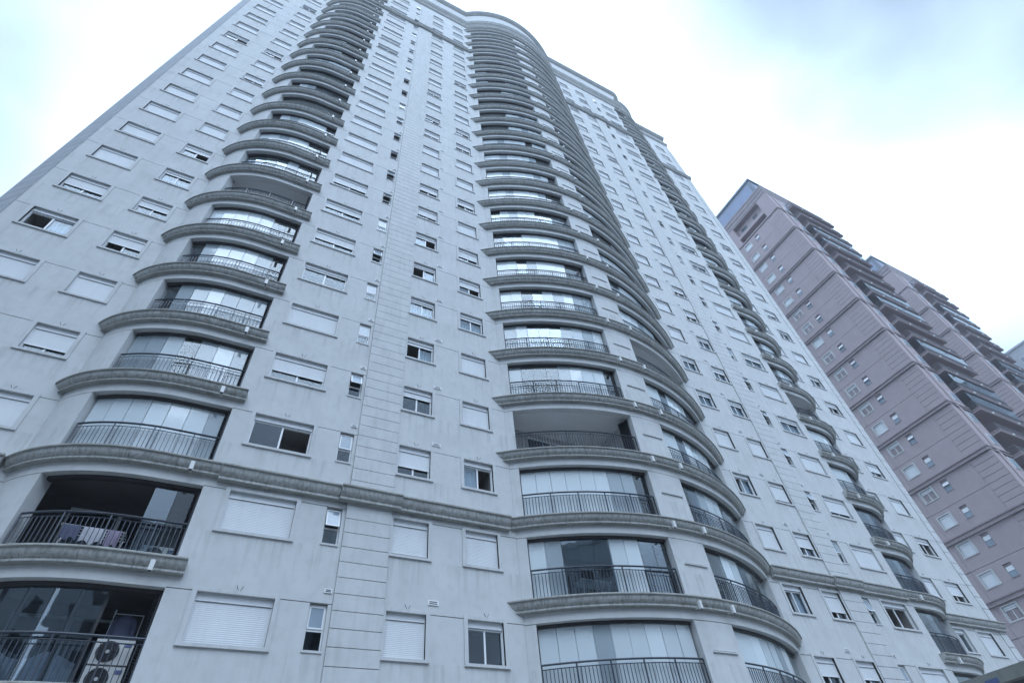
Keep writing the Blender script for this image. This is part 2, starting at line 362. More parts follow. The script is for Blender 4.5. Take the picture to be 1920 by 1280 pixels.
def window(parent, w, loc, fr, left='g', right='g', cur='', rz=0.0):
    fr = round(fr * 20) / 20
    b = ob('window', cm(('b', w), win_base, w), parent, loc, rz)
    ob('window_frame', cm(('f', w), win_frame, w), b)
    if fr < 0.97:
        for s, st in ((-1, left), (1, right)):
            if st == 'g': ob('pane', cm(('p', w, s), win_pane, w, s), b)
        for s, ch in ((-1, 'l'), (1, 'r')):
            if ch in cur: ob('curtain', cm(('c', w, s), win_curtain, w, s, s), b)
    ob('roller_shutter', cm(('s', w, fr), win_shutter, w, fr), b)
    return b
# slit windows of the bathrooms: deep reveal, fixed lower light, top-hung upper sash
SW = 0.50
def slit_base(tilt):
    g = MB(); h = SW / 2; y0, y1 = 0.12, 1.3; b = -1.22
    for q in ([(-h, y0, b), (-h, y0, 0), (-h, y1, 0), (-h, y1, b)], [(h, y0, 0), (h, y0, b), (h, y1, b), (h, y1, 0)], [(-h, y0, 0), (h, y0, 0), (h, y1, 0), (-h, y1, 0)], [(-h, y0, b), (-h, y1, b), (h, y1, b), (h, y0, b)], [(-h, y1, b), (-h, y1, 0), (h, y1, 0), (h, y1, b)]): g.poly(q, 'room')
    g.box(-h - 0.02, h + 0.02, -0.03, 0.12, b - 0.06, b, 'trim')
    return g.mesh('slit_window')
def slit_frame():
    g = MB(); h = SW / 2; y0, y1 = 0.11, 0.16
    g.box(-h, -h + 0.04, y0, y1, -1.22, 0, 'alu'); g.box(h - 0.04, h, y0, y1, -1.22, 0, 'alu'); g.box(-h + 0.04, h - 0.04, y0, y1, -1.22, -1.18, 'alu'); g.box(-h + 0.04, h - 0.04, y0, y1, -0.71, -0.65, 'alu'); g.box(-h + 0.04, h - 0.04, y0, y1, -0.05, 0, 'alu')
    return g.mesh('window_frame')
def slit_lower():
    g = MB(); g.box(-SW / 2 + 0.04, SW / 2 - 0.04, 0.13, 0.137, -1.18, -0.71, 'winglass'); return g.mesh('pane')
def slit_sash(ang):
    g = MB(); h = SW / 2 - 0.035; H = 0.60; f = 0.04
    d = Vector((0, -math.sin(ang), -math.cos(ang))); n = Vector((0, -math.cos(ang), math.sin(ang))); o = Vector((0, 0.10, -0.05)); X = Vector((1, 0, 0))
    g.obox(o + d * H / 2 + X * (-h + f / 2), X, n, d, f / 2, 0.015, H / 2, 'alu'); g.obox(o + d * H / 2 + X * (h - f / 2), X, n, d, f / 2, 0.015, H / 2, 'alu')
    g.obox(o + d * f / 2, X, n, d, h - f, 0.015, f / 2, 'alu'); g.obox(o + d * (H - f / 2), X, n, d, h - f, 0.015, f / 2, 'alu')
    g.obox(o + d * H / 2, X, n, d, h - f, 0.004, H / 2 - f, 'frost')
    return g.mesh('awning_sash')
def slit(parent, loc, ang):
    b = ob('slit_window', cm('sb', slit_base, 0), parent, loc); ob('window_frame', cm('sf', slit_frame), b); ob('pane', cm('sl', slit_lower), b); ob('awning_sash', cm(('sa', ang), slit_sash, ang), b)

# ------------------------------------------------------------------ flat wall panels, one per storey and bay, open joints between
JT = 0.026
g = MB(); g.panel(-16.9, -12.66, -3 + JT, 0, [(-16.15, -14.21, WB, 0), (-13.27, -12.77, -1.22, 0)], 0, 0.13, 'stucco'); PC = both(g, 'wall_panel')
g = MB(); g.panel(-11.15, -6.44, -3 + JT, 0, [(-11.08, -9.83, WB, 0), (-8.46, -7.21, WB, 0)], 0, 0.13, 'stucco'); PD = both(g, 'wall_panel')
g = MB(); g.panel(-27.25, -21.2, -3 + JT, 0, [(-26.61, -25.05, WB, 0), (-23.78, -22.50, WB, 0)], 1.57, 0.13, 'stucco'); PWL = g.mesh('wall_panel')
g = MB(); g.panel(21.2, 27.62, -3 + JT, 0, [(25.05, 26.61, WB, 0), (22.50, 23.78, WB, 0)], 1.57, 0.13, 'stucco'); PWR = g.mesh('wall_panel')
COLS = {'A': (-25.83, 1.56, 1.57), 'B': (-23.14, 1.28, 1.57), 'C': (-15.18, 1.94, 0), 'D': (-10.455, 1.25, 0), 'E': (-7.835, 1.25, 0)}
# (shutter fraction, left pane, right pane, curtains) as seen, lowest storey first
SEEN = {
 'A-': {2: (1,), 3: (1,), 4: (1,), 5: (0.0, 'd', 'g', 'r'), 6: (0.5, 'g', 'g', 'lr'), 7: (1,), 8: (0.7, 'd', 'd'), 9: (1,), 10: (1,), 11: (0.75,), 12: (1,), 13: (1,), 14: (0.1, 'g', 'd'), 15: (1,), 16: (0.4,), 17: (0.5,), 18: (1,)},
 'B-': {2: (1,), 3: (0.72,), 4: (1,), 5: (0.45, 'd', 'g'), 6: (0.35, 'g', 'g'), 7: (0.1, 'g', 'g', 'lr'), 8: (0.25, 'g', 'd', 'l'), 9: (1,), 10: (1,), 11: (1,), 12: (0.4, 'd', 'g'), 13: (1,), 14: (0.2, 'g', 'd'), 15: (1,), 16: (0.5,), 17: (0.5,)},
 'C-': {0: (1,), 1: (0.95,), 2: (0.0, 'g', 'd'), 3: (0.55,), 4: (1,), 5: (0.05,), 6: (0.45, 'g', 'g', 'r'), 7: (0.35, 'g', 'g', 'lr'), 8: (0.5, 'g', 'g', 'lr'), 9: (0.9,), 10: (1,), 11: (0.7,), 12: (1,), 13: (0.5, 'd', 'g')},
 'D-': {0: (0.95,), 1: (0.9,), 2: (0.6,), 3: (0.2, 'g', 'g'), 4: (0.1, 'd', 'g', 'r'), 5: (0.05, 'g', 'g', 'lr'), 6: (0.05, 'd', 'g', 'r'), 7: (0.1, 'g', 'd', 'l'), 8: (0.5, 'g', 'g', 'lr'), 9: (0.4, 'd', 'g'), 10: (1,), 11: (1,), 12: (0.4, 'g', 'd')},
 'E-': {0: (0.0, 'g', 'g'), 1: (1,), 2: (0.0, 'g', 'd', 'l'), 3: (1,), 4: (1,), 5: (0.1, 'g', 'g', 'lr'), 6: (0.35, 'g', 'd', 'l'), 7: (0.5, 'g', 'g', 'lr'), 8: (1,), 9: (0.35, 'd', 'g', 'r'), 10: (1,), 11: (1,), 12: (0.3, 'd', 'g')},
 'E+': {0: (0.45, 'd', 'g'), 1: (0.0, 'd', 'g', 'r'), 2: (1,), 3: (0.0, 'd', 'g', 'r'), 4: (1,), 5: (0.1, 'g', 'g', 'lr'), 6: (0.1, 'g', 'g', 'lr'), 7: (1,)},
 'D+': {0: (0.45, 'd', 'g'), 1: (0.65, 'd', 'g'), 2: (0.5, 'd', 'g', 'r'), 3: (0.8, 'd', 'd'), 4: (1,), 5: (0.1, 'g', 'g', 'lr'), 6: (0.2, 'g', 'g', 'lr'), 7: (0.1, 'g', 'g', 'lr')},
 'C+': {0: (1,), 1: (0.0, 'd', 'd'), 2: (1,), 3: (0.7, 'g', 'g', 'lr'), 4: (1,), 5: (0.1, 'g', 'g', 'lr'), 6: (1,), 7: (0.2, 'g', 'g', 'lr')},
 'B+': {0: (1,), 1: (0.0, 'd', 'g'), 2: (1,), 3: (1,)},
 'A+': {0: (1,), 1: (1,), 2: (0.55, 'd', 'd'), 3: (0.15, 'd', 'd'), 4: (1,), 5: (0.5,), 6: (1,)}}
def state(key, k):
    if k in SEEN.get(key, {}): s = SEEN[key][k]
    else:
        u = random.random()
        s = (1,) if u < 0.45 else ((random.choice((0.35, 0.5, 0.6, 0.75)),) if u < 0.8 else (random.choice((0.0, 0.1, 0.2)), random.choice('ggd'), random.choice('ggd'), random.choice(('', 'l', 'r', 'lr'))))
        if len(s) == 1 and s[0] < 1: s = (s[0], random.choice('ggd'), 'g', random.choice(('', 'lr', 'l', 'r')))
    return tuple(s) + ('g', 'g', '')[len(s) - 1:]
g = MB(); g.box(-0.17, 0.17, -0.03, 0.0, -0.07, 0.07, 'alu'); g.box(-0.13, 0.13, -0.034, -0.03, 0.015, 0.04, 'acdark'); g.box(-0.13, 0.13, -0.034, -0.03, -0.04, -0.015, 'acdark'); VENT = g.mesh('vent_grille')
g = MB(); g.box(-0.11, 0.11, -0.03, 0.0, -0.06, 0.06, 'alu'); g.box(-0.075, 0.075, -0.034, -0.03, 0.01, 0.035, 'acdark'); g.box(-0.075, 0.075, -0.034, -0.03, -0.035, -0.01, 'acdark'); VENT2 = g.mesh('vent_grille')
for k in range(NF):
    z = Z0 + 3 * k
    for s in (-1, 1):
        ob('wall_panel', PC[s], tower, (0, 0, z)); ob('wall_panel', PD[s], tower, (0, 0, z))
        for c in 'ABCDE':
            x, w, y = COLS[c]; st = state(c + ('-' if s < 0 else '+'), k)
            window(tower, w, (-s * x, y, z), *st)
        slit(tower, (s * 13.02, 0, z), random.choice((0.0, 0.12, 0.22, 0.3, 0.4)) if k > 3 else (0.0, 0.22, 0.05, 0.38)[k])
        if k < 12:
            ob('vent_grille', VENT, tower, (s * 9.61, 0, z + 0.37)); ob('vent_grille', VENT2, tower, (s * 12.83, 0, z + 0.37))
    ob('wall_panel', PWL, tower, (0, 0, z)); ob('wall_panel', PWR, tower, (0, 0, z))
# ------------------------------------------------------------------ pilasters (coursed) and corner quoins
CH = 0.474
def courses(part, mb_fn, z0, z1, ch, nsingle, name='block'):
    me = mb_fn(ch); z = z0; i = 0; rest = MB()
    while z < z1:
        if i < nsingle: ob(name, me, part, (0, 0, z))
        else:
            q = len(rest.v); rest.v += [(v.co.x, v.co.y, v.co.z + z) for v in me.vertices]
            for p in me.polygons: rest.f.append(tuple(q + a for a in p.vertices)); rest.m.append(rest.mi('stone'))
        z += ch; i += 1
    if rest.v: ob(name, rest.mesh(name), part, kind='stuff')
for s in (-1, 1):
    g = MB(); a, b = sorted((s * 12.655, s * 11.155)); g.box(a, b, -0.035, 0.2, Z0 - 4.5, Z0 + 72.4, 'stucco', 'b')
    p = ob('pilaster', g.mesh('pilaster'), tower)
    def blk(ch, a=a, b=b):
        g = MB(); w, h, y, c = a + 0.004, b - 0.004, -0.075, 0.012
        g.poly([(w, y, c), (h, y, c), (h, y, ch - c), (w, y, ch - c)], 'stone')
        g.poly([(w, -0.036, 0.002), (h, -0.036, 0.002), (h, y, c), (w, y, c)], 'stone'); g.poly([(w, y, ch - c), (h, y, ch - c), (h, -0.036, ch - 0.002), (w, -0.036, ch - 0.002)], 'stone')
        g.poly([(w, -0.036, 0.002), (w, y, c), (w, y, ch - c), (w, -0.036, ch - 0.002)], 'stone'); g.poly([(h, y, c), (h, -0.036, 0.002), (h, -0.036, ch - 0.002), (h, y, ch - c)], 'stone')
        return g.mesh('block', smooth=False)
    courses(p, blk, Z0 - 4.43, Z0 + 72.0, CH, 62 if s < 0 else 56)
# left corner: canted, coursed in taller blocks; right corner: square strip
def quoin(pts, name):
    g = MB(); n = len(pts)
    for (x0, y0), (x1, y1) in zip(pts, pts[1:]): g.poly([(x0, y0, 0), (x1, y1, 0), (x1, y1, Z0 + 72.4), (x0, y0, Z0 + 72.4)], 'stone')
    return ob('corner_quoin', g.mesh('corner_quoin', smooth=False), tower)
ql = quoin([(-28.33, 20), (-28.33, 2.60), (-27.26, 1.60), (-27.26, 3.3)], 'l')
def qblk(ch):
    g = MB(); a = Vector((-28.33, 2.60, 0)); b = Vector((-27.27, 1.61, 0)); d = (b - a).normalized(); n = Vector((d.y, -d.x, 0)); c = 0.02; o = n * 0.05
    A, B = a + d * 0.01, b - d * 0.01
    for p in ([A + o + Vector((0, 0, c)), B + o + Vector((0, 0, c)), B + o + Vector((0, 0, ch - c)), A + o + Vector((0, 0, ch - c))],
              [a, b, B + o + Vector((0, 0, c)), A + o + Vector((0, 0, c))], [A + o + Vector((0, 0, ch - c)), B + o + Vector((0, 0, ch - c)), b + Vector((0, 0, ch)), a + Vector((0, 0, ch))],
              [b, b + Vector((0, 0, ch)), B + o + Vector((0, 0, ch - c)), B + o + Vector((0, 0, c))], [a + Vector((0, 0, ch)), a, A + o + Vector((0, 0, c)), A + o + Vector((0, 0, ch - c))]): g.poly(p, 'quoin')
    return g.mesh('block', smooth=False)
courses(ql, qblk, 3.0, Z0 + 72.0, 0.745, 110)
qr = quoin([(27.63, 3.3), (27.63, 1.60), (28.36, 1.60), (28.36, 20)], 'r')
def qblk2(ch):
    g = MB(); y, c = 1.53, 0.02; a, b = 27.65, 28.36
    g.poly([(a, y, c), (b, y, c), (b, y, ch - c), (a, y, ch - c)], 'stone'); g.poly([(a, 1.599, 0.002), (b, 1.599, 0.002), (b, y, c), (a, y, c)], 'stone'); g.poly([(a, y, ch - c), (b, y, ch - c), (b, 1.599, ch - 0.002), (a, 1.599, ch - 0.002)], 'stone')
    g.poly([(a, 1.599, 0.002), (a, y, c), (a, y, ch - c), (a, 1.599, ch - 0.002)], 'stone'); g.poly([(b, y, c), (b, 1.599, 0.002), (b, 1.599, ch - 0.002), (b, y, ch - c)], 'stone')
    return g.mesh('block', smooth=False)
courses(qr, qblk2, 4.0, Z0 + 72.0, 0.745, 60)

# ------------------------------------------------------------------ bowed walls and balconies
OL0, OL1 = -20.92, -16.90                   # left opening
OC0, OC1 = -6.12, -0.86                     # centre-left opening
TOPF = 0.70
def bow_left():
    g = MB()
    g.sweep(lpath(None, OL1, 22), [(0, TOPF), (0, 0.0), (-0.30, 0.0), (-0.30, 0.30)], 'stucco', caps=False)
    ck = lpath(None, OL0, 10); g.sweep(ck, [(0, -JT), (0, SL)], 'stucco', caps=False)
    g.sweep([(p[0], p[1], p[2], p[3]) for p in ck], [(-0.35, -JT), (0, -JT)], 'stucco', caps=False)
    x, y, nx, ny = ck[-1]
    g.poly([(x, y, SL), (x - nx * 0.45, y - ny * 0.45, SL), (x - nx * 0.45, y - ny * 0.45, 0.0), (x, y, 0.0)], 'stucco')
    g.poly([(x - nx * 0.45, y - ny * 0.45, SL), (x - nx * 0.45 - 0.4, y - ny * 0.45, SL), (x - nx * 0.45 - 0.4, y - ny * 0.45, 0.2), (x - nx * 0.45, y - ny * 0.45, 0.2)], 'inner')
    g.box(OL1 + 0.001, OL1 + 0.15, 0.132, 0.6, SL, 0.0, 'stucco')
    return both(g, 'balcony_wall')
BL = bow_left()
def bow_centre():
    g = MB(); e = 6.44
    g.sweep(cpath(-e, e, 44), [(0, TOPF), (0, 0.0), (-0.30, 0.0), (-0.30, 0.30)], 'stucco', caps=False)
    for a, b, n in ((-e, OC0, 3), (OC1, -OC1, 8), (-OC0, e, 3)):
        pp = cpath(a, b, n); g.sweep(pp, [(-0.30, -JT), (0, -JT), (0, SL)], 'stucco', caps=False)
        for q, sgn in ((pp[0], -1), (pp[-1], 1)):
            if abs(q[0]) > 6.3: continue
            x, y, nx, ny = q; P = [(x, y, SL), (x - nx * 0.5, y - ny * 0.5, SL), (x - nx * 0.5, y - ny * 0.5, 0.0), (x, y, 0.0)]
            g.poly(P if sgn > 0 else P[::-1], 'stucco')
    # party wall between the two balconies, sunk panel and ledge on the pier
    g.box(-0.62, 0.62, -1.45, 1.2, SL, 0.24, 'inner')
    for a, b, z0, z1, p in ((-0.40, 0.56, -0.965, -0.93, 0.035), (-0.47, 0.63, -1.02, -0.985, 0.05)):
        g.sweep(cpath(a, b, 4), [(0, z1), (p, z1), (p, z0), (0, z0)], 'trim')
    return g.mesh('balcony_wall')
BC = bow_centre()

YB = {'L': 2.3, 'C': 1.2}
def slab_mesh(kind, moulding=True):
    g = MB()
    if kind == 'L':
        path = lpath(None, -16.6, 24); xs0, yb = -22.3, YB['L']
    else:
        path = cpath(-6.85, 0.0, 26); yb = YB['C']
    ns = 5 if kind == 'L' else 6; rs = resample(path, ns * 8)
    for q in range(ns):
        seg = [list(p) for p in rs[q * 8:q * 8 + 9]]
        for e_, o_ in ((0, 1), (-1, -2)):
            if (q == 0 and e_ == 0) or (q == ns - 1 and e_ == -1): continue
            dx, dy = seg[o_][0] - seg[e_][0], seg[o_][1] - seg[e_][1]; l = math.hypot(dx, dy); seg[e_][0] += dx / l * 0.005; seg[e_][1] += dy / l * 0.005
        g.sweep(seg, [(p, z + SL) for p, z in MP], 'mould', True, MM)
    inner = off(lpath(None, OL1, 20) if kind == 'L' else cpath(-6.3, -0.0, 18), -0.02)
    for (x0, y0), (x1, y1) in zip(inner, inner[1:]):
        g.poly([(x0, y0, SL - 0.012), (x1, y1, SL - 0.012), (x1, yb, SL - 0.012), (x0, yb, SL - 0.012)], 'ceil')
        g.poly([(x0, yb, SL - 0.46), (x1, yb, SL - 0.46), (x1, y1, SL - 0.46), (x0, y0, SL - 0.46)], 'ceil')
    return both(g, 'balcony')
SLAB = {k: slab_mesh(k) for k in 'LC'}
def room_mesh(kind):
    g = MB(); a, b, yb = (OL0 - 0.2, OL1 + 0.14, YB['L'] - 0.01) if kind == 'L' else (-6.28, -0.64, YB['C'] - 0.01)
    y0 = 0.55 if kind == 'L' else -0.1
    g.poly([(a, yb, SL), (b, yb, SL), (b, yb, 0.24), (a, yb, 0.24)], 'inner')
    g.poly([(a, y0 + 0.75, SL), (a, yb, SL), (a, yb, 0.24), (a, y0 + 0.75, 0.24)], 'inner')
    g.poly([(b, yb, SL), (b, y0, SL), (b, y0, 0.24), (b, yb, 0.24)], 'inner')
    return both(g, 'inner_wall')
ROOM = {k: room_mesh(k) for k in 'LC'}
def door_mesh(kind):
    g = MB(); xc, yb = (-18.9, YB['L'] - 0.06) if kind == 'L' else (-3.4, YB['C'] - 0.06)
    for a, b in ((-1.3, 0.0), (0.0, 1.3)):
        g.box(xc + a + 0.05, xc + b - 0.05, yb, yb + 0.02, SL + 0.06, -0.15, 'winglass'); g.box(xc + a, xc + a + 0.05, yb - 0.02, yb + 0.03, SL, -0.1, 'alu'); g.box(xc + b - 0.05, xc + b, yb - 0.02, yb + 0.03, SL, -0.1, 'alu')
    g.box(xc - 1.3, xc + 1.3, yb - 0.015, yb + 0.03, -0.15, -0.08, 'alu'); g.box(xc - 1.25, xc + 1.25, yb + 0.03, yb + 0.045, SL, -0.15, 'acdark')
    return both(g, 'sliding_door')
DOOR = {k: door_mesh(k) for k in 'LC'}
OP = {'L': lpath(OL0 + 0.03, OL1 - 0.02, 22), 'C': cpath(OC0 + 0.02, OC1 - 0.02, 22)}
def rail_mesh(kind):
    g = MB(); L = plen(OP[kind]); top = off(resample(OP[kind], 20), -0.12)
    g.tube([(x, y, SL + 1.10) for x, y in top], 0.032, 'rail', 6)
    g.tube([(x, y, SL + 0.97) for x, y in top], 0.016, 'rail', 4); g.tube([(x, y, SL + 0.09) for x, y in top], 0.016, 'rail', 4)
    n = int(L / 0.122); bars = off(resample(OP[kind], n), -0.12)
    for i, (x, y) in enumerate(bars):
        if i % 9 == 0 or i == n: g.box(x - 0.019, x + 0.019, y - 0.019, y + 0.019, SL, SL + 1.08, 'rail', 'ud')
        else: g.box(x - 0.009, x + 0.009, y - 0.009, y + 0.009, SL + 0.09, SL + 0.97, 'rail', 'ud')
    return both(g, 'railing')
RAIL = {k: rail_mesh(k) for k in 'LC'}
def track_mesh(kind, low):
    g = MB(); z = SL + 0.035 if low else 0.0; h = 0.035 if low else 0.10; a, b = (-0.24, -0.32) if low else (-0.20, -0.36)
    g.sweep(resample(OP[kind], 20), [(a, z), (a, z - h), (b, z - h), (b, z)], 'track', True)
    return both(g, 'glazing_track')
TRACK = {(k, w): track_mesh(k, w) for k in 'LC' for w in (0, 1)}
NP = {'L': 7, 'C': 9}
def panel_geo(g, kind, i, mat, p=-0.28, z0=SL + 0.035, z1=-0.10, gap=0.008, th=0.005, z1b=None):
    q = resample(OP[kind], NP[kind]); a, b = q[i], q[i + 1]
    A = Vector((a[0] + a[2] * p, a[1] + a[3] * p, 0)); B = Vector((b[0] + b[2] * p, b[1] + b[3] * p, 0)); d = (B - A).normalized(); n = Vector((d.y, -d.x, 0))
    tw = R(1.3) * math.sin(i * 7.3 + (2.0 if kind == 'L' else 0.4)); d = Vector((d.x * math.cos(tw) - d.y * math.sin(tw), d.x * math.sin(tw) + d.y * math.cos(tw), 0)); n = Vector((d.y, -d.x, 0))
    A += d * gap; B -= d * gap; g.obox((A + B) / 2 + Vector((0, 0, (z0 + z1) / 2)), d, n, (0, 0, 1), (B - A).length / 2, th, (z1 - z0) / 2, mat)
def gp(kind, i, mat):
    g = MB(); panel_geo(g, kind, i, mat); return both(g, 'glass_panel')
GP = {(k, i, mt): gp(k, i, mt) for k in 'LC' for i in range(NP[k]) for mt in ('glass', 'mirror', 'film', 'film2')}
def bl(kind, i, drop):
    g = MB(); panel_geo(g, kind, i, 'blind', -0.37, SL + 0.1 if drop > 0.9 else -0.1 - 2.0 * drop, -0.08, 0.0015, 0.003); return both(g, 'roller_blind')
def louvre(kind):
    g = MB(); x = (OL1 - 0.02) if kind == 'L' else (OC1 - 0.0); y = 0.30 if kind == 'L' else -1.50
    x0 = x - 0.09
    for i in range(34):
        z = SL + 0.05 + i * 0.066; g.obox((x0, y + 0.16, z), (1, 0, 0), (0, 0.94, 0.34), (0, -0.34, 0.94), 0.05, 0.28, 0.006, 'louvre')
    g.box(x0 + 0.052, x0 + 0.075, y - 0.14, y + 0.46, SL, -0.02, 'louvre')
    return both(g, 'louvre_panel')
LOUV = {k: louvre(k) for k in 'LC'}
g = MB(); g.box(-0.055, 0.055, -0.45, -0.35, SL - 0.50, SL - 0.23, 'lamp'); g.box(-0.03, 0.03, -0.40, -0.10, SL - 0.43, SL - 0.37, 'mould'); g.box(-0.04, 0.04, -0.435, -0.365, SL - 0.507, SL - 0.50, 'acdark'); LAMP = g.mesh('wall_lamp')
def joined_glaze(pattern, kind):
    g = MB()
    for i, ch in enumerate(pattern):
        if ch == 'c': panel_geo(g, kind, i, 'glass')
        elif ch in 'wg': panel_geo(g, kind, i, 'film2' if ch == 'g' or i % 4 == 2 else 'film')
        elif ch == 'r': panel_geo(g, kind, i, 'mirror')
    return both(g, 'glazing') if g.v else None
def joined_blind(pattern, kind):
    g = MB()
    for i, ch in enumerate(pattern):
        if ch == 'w': panel_geo(g, kind, i, 'blind', -0.37, SL + 0.1, -0.08, 0.0015, 0.003)
    return both(g, 'roller_blind') if g.v else None
STATE = {
 'L-': {0: 'rrrrr--', 1: '-----rc', 2: 'wwwwwwg', 3: 'ggwcwwg', 4: 'cgwwggg', 5: 'cgwwwgc', 6: 'wwwwwcc', 7: '-------', 8: 'rrcrgcc', 9: 'wwwwwcc', 10: 'cwwwwwc', 11: 'ccccccc', 12: 'rwwrrrc'},
 'C-': {0: 'wwwwwwwww', 1: 'wwrrrwwrr', 2: 'wwwwwwggc', 3: '---------', 4: 'gcccgwwwc', 5: 'wwrrrgwww', 6: 'wwcrwwwgg', 7: 'wwrgwwwcc', 8: 'crrwwwwgg', 9: 'rwwwwrrcc', 10: 'wwwwwwwcc', 11: 'wwwwwwwwc', 12: 'wwwwwwwcc', 13: 'wwwwwwcww'},
 'C+': {0: 'wwwwwwwcc', 1: 'ccwwrcccc', 2: 'crwwwrrcc', 3: 'wwrwwwwcc', 4: 'wwrwwwrrc', 5: '---------', 6: 'wwwwwwrrr', 7: 'crwwwwrrr', 8: 'wwwwwwwww'},
 'L+': {0: 'ccccccc', 1: 'ccccccc', 2: 'rrrrrrr', 3: 'rrrrccc', 4: 'wwwwrrr', 5: 'wwwwwrr', 6: '-------', 7: 'ccwwwww', 8: 'ccwwwww'}}
PATS = {'L': ['wwwwwwc', 'ccwwwrr', 'ccccccc', 'rrrrrcc', '-------', 'cwwwccc'], 'C': ['wwwwwwwcc', 'ccccwwwww', 'ccccccccc', 'rrrwwwwwc', '---------', 'wwcccwwww']}
ALLP = {}
def recol(me, a, b):
    c = me.copy()
    for i, mt in enumerate(c.materials):
        if mt == M[a]: c.materials[i] = M[b]
    return c
DARKSLAB = recol(SLAB['L'][-1], 'ceil', 'darkinner'); DARKROOM = recol(ROOM['L'][-1], 'inner', 'darkinner')
g = MB()
for i in range(6):
    q = resample(OP['L'], 7)[i]; x, y = q[0] - q[2] * 0.34, q[1] - q[3] * 0.34; g.box(x - 0.05, x + 0.05, y, y + 0.07, SL + 0.035, -0.10, 'track')
POSTS = g.mesh('glazing_post')
for stack, s, kind in (('L-', -1, 'L'), ('C-', -1, 'C'), ('C+', 1, 'C'), ('L+', 1, 'L')):
    for k in range(NF + 1):
        z = Z0 + 3 * k
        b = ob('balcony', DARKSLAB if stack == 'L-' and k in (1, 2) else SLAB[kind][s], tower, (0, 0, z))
        if stack == 'L-' and k == 0: ob('glazing_post', POSTS, b, kind='stuff')
        if kind == 'L': ob('wall_lamp', LAMP, b, (s * 17.36, 0, 0))
        elif k != 0:
            ob('wall_lamp', LAMP, b, (s * 0.76, -1.92, 0))
        if k == NF: continue
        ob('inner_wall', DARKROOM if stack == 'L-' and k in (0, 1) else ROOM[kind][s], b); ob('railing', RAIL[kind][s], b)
        if k < 8: ob('sliding_door', DOOR[kind][s], b)
        if k < 9: ob('louvre_panel', LOUV[kind][s], b)
        pat = STATE[stack].get(k) or random.choice(PATS[kind])
        if pat[:3] != '---' or pat[-1] != '-': ob('glazing_track', TRACK[(kind, 0)][s], b); ob('floor_track', TRACK[(kind, 1)][s], b)
        if s > 0: pat = pat[::-1]            # patterns are read left to right in the picture
        if k < 9:
            for i, ch in enumerate(pat):
                if ch == '-': continue
                ob('glass_panel', GP[(kind, i, {'r': 'mirror', 'w': 'film2' if (i * 5 + k * 3) % 7 in (1,) else 'film', 'g': 'film2'}.get(ch, 'glass'))][s], b)
                if ch == 'w': ob('roller_blind', cm(('bl', kind, i), bl, kind, i, 1.0)[s], b)
        else:
            key = (kind, pat)
            if key not in ALLP: ALLP[key] = (joined_glaze(pat, kind), joined_blind(pat, kind))
            a, c = ALLP[key]
            if a: ob('glazing', a[s], b)
            if c: ob('roller_blind', c[s], b)
for k in range(NF):
    z = Z0 + 3 * k
    ob('balcony_wall', BC, tower, (0, 0, z)); ob('balcony_wall', BL[-1], tower, (0, 0, z)); ob('balcony_wall', BL[1], tower, (0, 0, z))

# ------------------------------------------------------------------ string courses joining the balcony slabs
def straight(x0, x1, y): return [(x0, y, 0, -1), (x1, y, 0, -1)]
BP = [(p * 1.08, z * 1.25) for p, z in MP]
for lev, seg in ((2, 1.12), (22, 1.12)):
    zt = Z0 + 3 * lev + SL; 
    part = ob('string_course', None, tower, (0, 0, zt))
    for s in (-1, 1):
        runs = [(-16.59, -12.97, 0.0), (-12.96, -10.90, -0.08), (-10.89, -6.72, 0.0)]
        runs += [(-27.3, -22.12, 1.57)] if s < 0 else [(-28.42, -22.12, 1.57)]
        for a, b, y in runs:
            n = max(1, round((b - a) / seg)); 
            for i in range(n):
                x0, x1 = a + (b - a) * i / n + 0.004, a + (b - a) * (i + 1) / n - 0.004
                if s > 0: x0, x1 = -x1, -x0
                g = MB(); dz = random.uniform(-0.006, 0.006); dp = random.uniform(-0.006, 0.004)
                g.sweep(straight(x0, x1, y), [(p + (dp if p > 0.01 else -0.0), z + dz) for p, z in BP], 'mould', True, MM)
                ob('cornice_block', g.mesh('cornice_block'), part)

# ------------------------------------------------------------------ roof cornice, frieze and cap
zr = 3 * NF + SL                            # 72.7, slab level over the top storey
CP1 = [(0, 0.0), (0.26, 0.0), (0.26, -0.08), (0.22, -0.12), (0.20, -0.26), (0.14, -0.38), (0.08, -0.42), (0.08, -0.5), (0, -0.52)]
CP2 = [(0, 0.0), (0.42, 0.0), (0.42, -0.12), (0.36, -0.18), (0.34, -0.34), (0.24, -0.52), (0.16, -0.58), (0.14, -0.70), (0.06, -0.76), (0, -0.78)]
CP3 = [(-0.3, 0.0), (0.45, 0.0), (0.45, -0.14), (0.38, -0.2), (0.34, -0.34), (0.22, -0.46), (0.12, -0.52), (0.10, -0.6), (0, -0.62)]
def arcq(cx, cy, r, a0, a1, n): return [(cx + r * math.cos(a0 + (a1 - a0) * i / n), cy + r * math.sin(a0 + (a1 - a0) * i / n), math.cos(a0 + (a1 - a0) * i / n), math.sin(a0 + (a1 - a0) * i / n)) for i in range(n + 1)]
def high_path():
    p = [(-20.1, 6.0, -1, 0)] + arcq(-18.3, 1.8, 1.8, math.pi, 1.5 * math.pi, 10) + [(-6.5, 0, 0, -1)]
    p += [(x, y, nx, ny) for x, y, nx, ny in cpath(-6.44, 6.44, 40)]
    p += [(6.5, 0, 0, -1)] + arcq(18.3, 1.8, 1.8, 1.5 * math.pi, 2 * math.pi, 10) + [(20.1, 6.0, 1, 0)]
    return p
def low_path():
    L = [(-28.3, 1.57, 0, -1), (-21.95, 1.57, 0, -1)] + lpath(None, -17.5, 16)[2:]
    Rr = [(-x, y, -nx, ny) for x, y, nx, ny in L][::-1]
    return L, Rr
HP = high_path(); LP, RP = low_path()
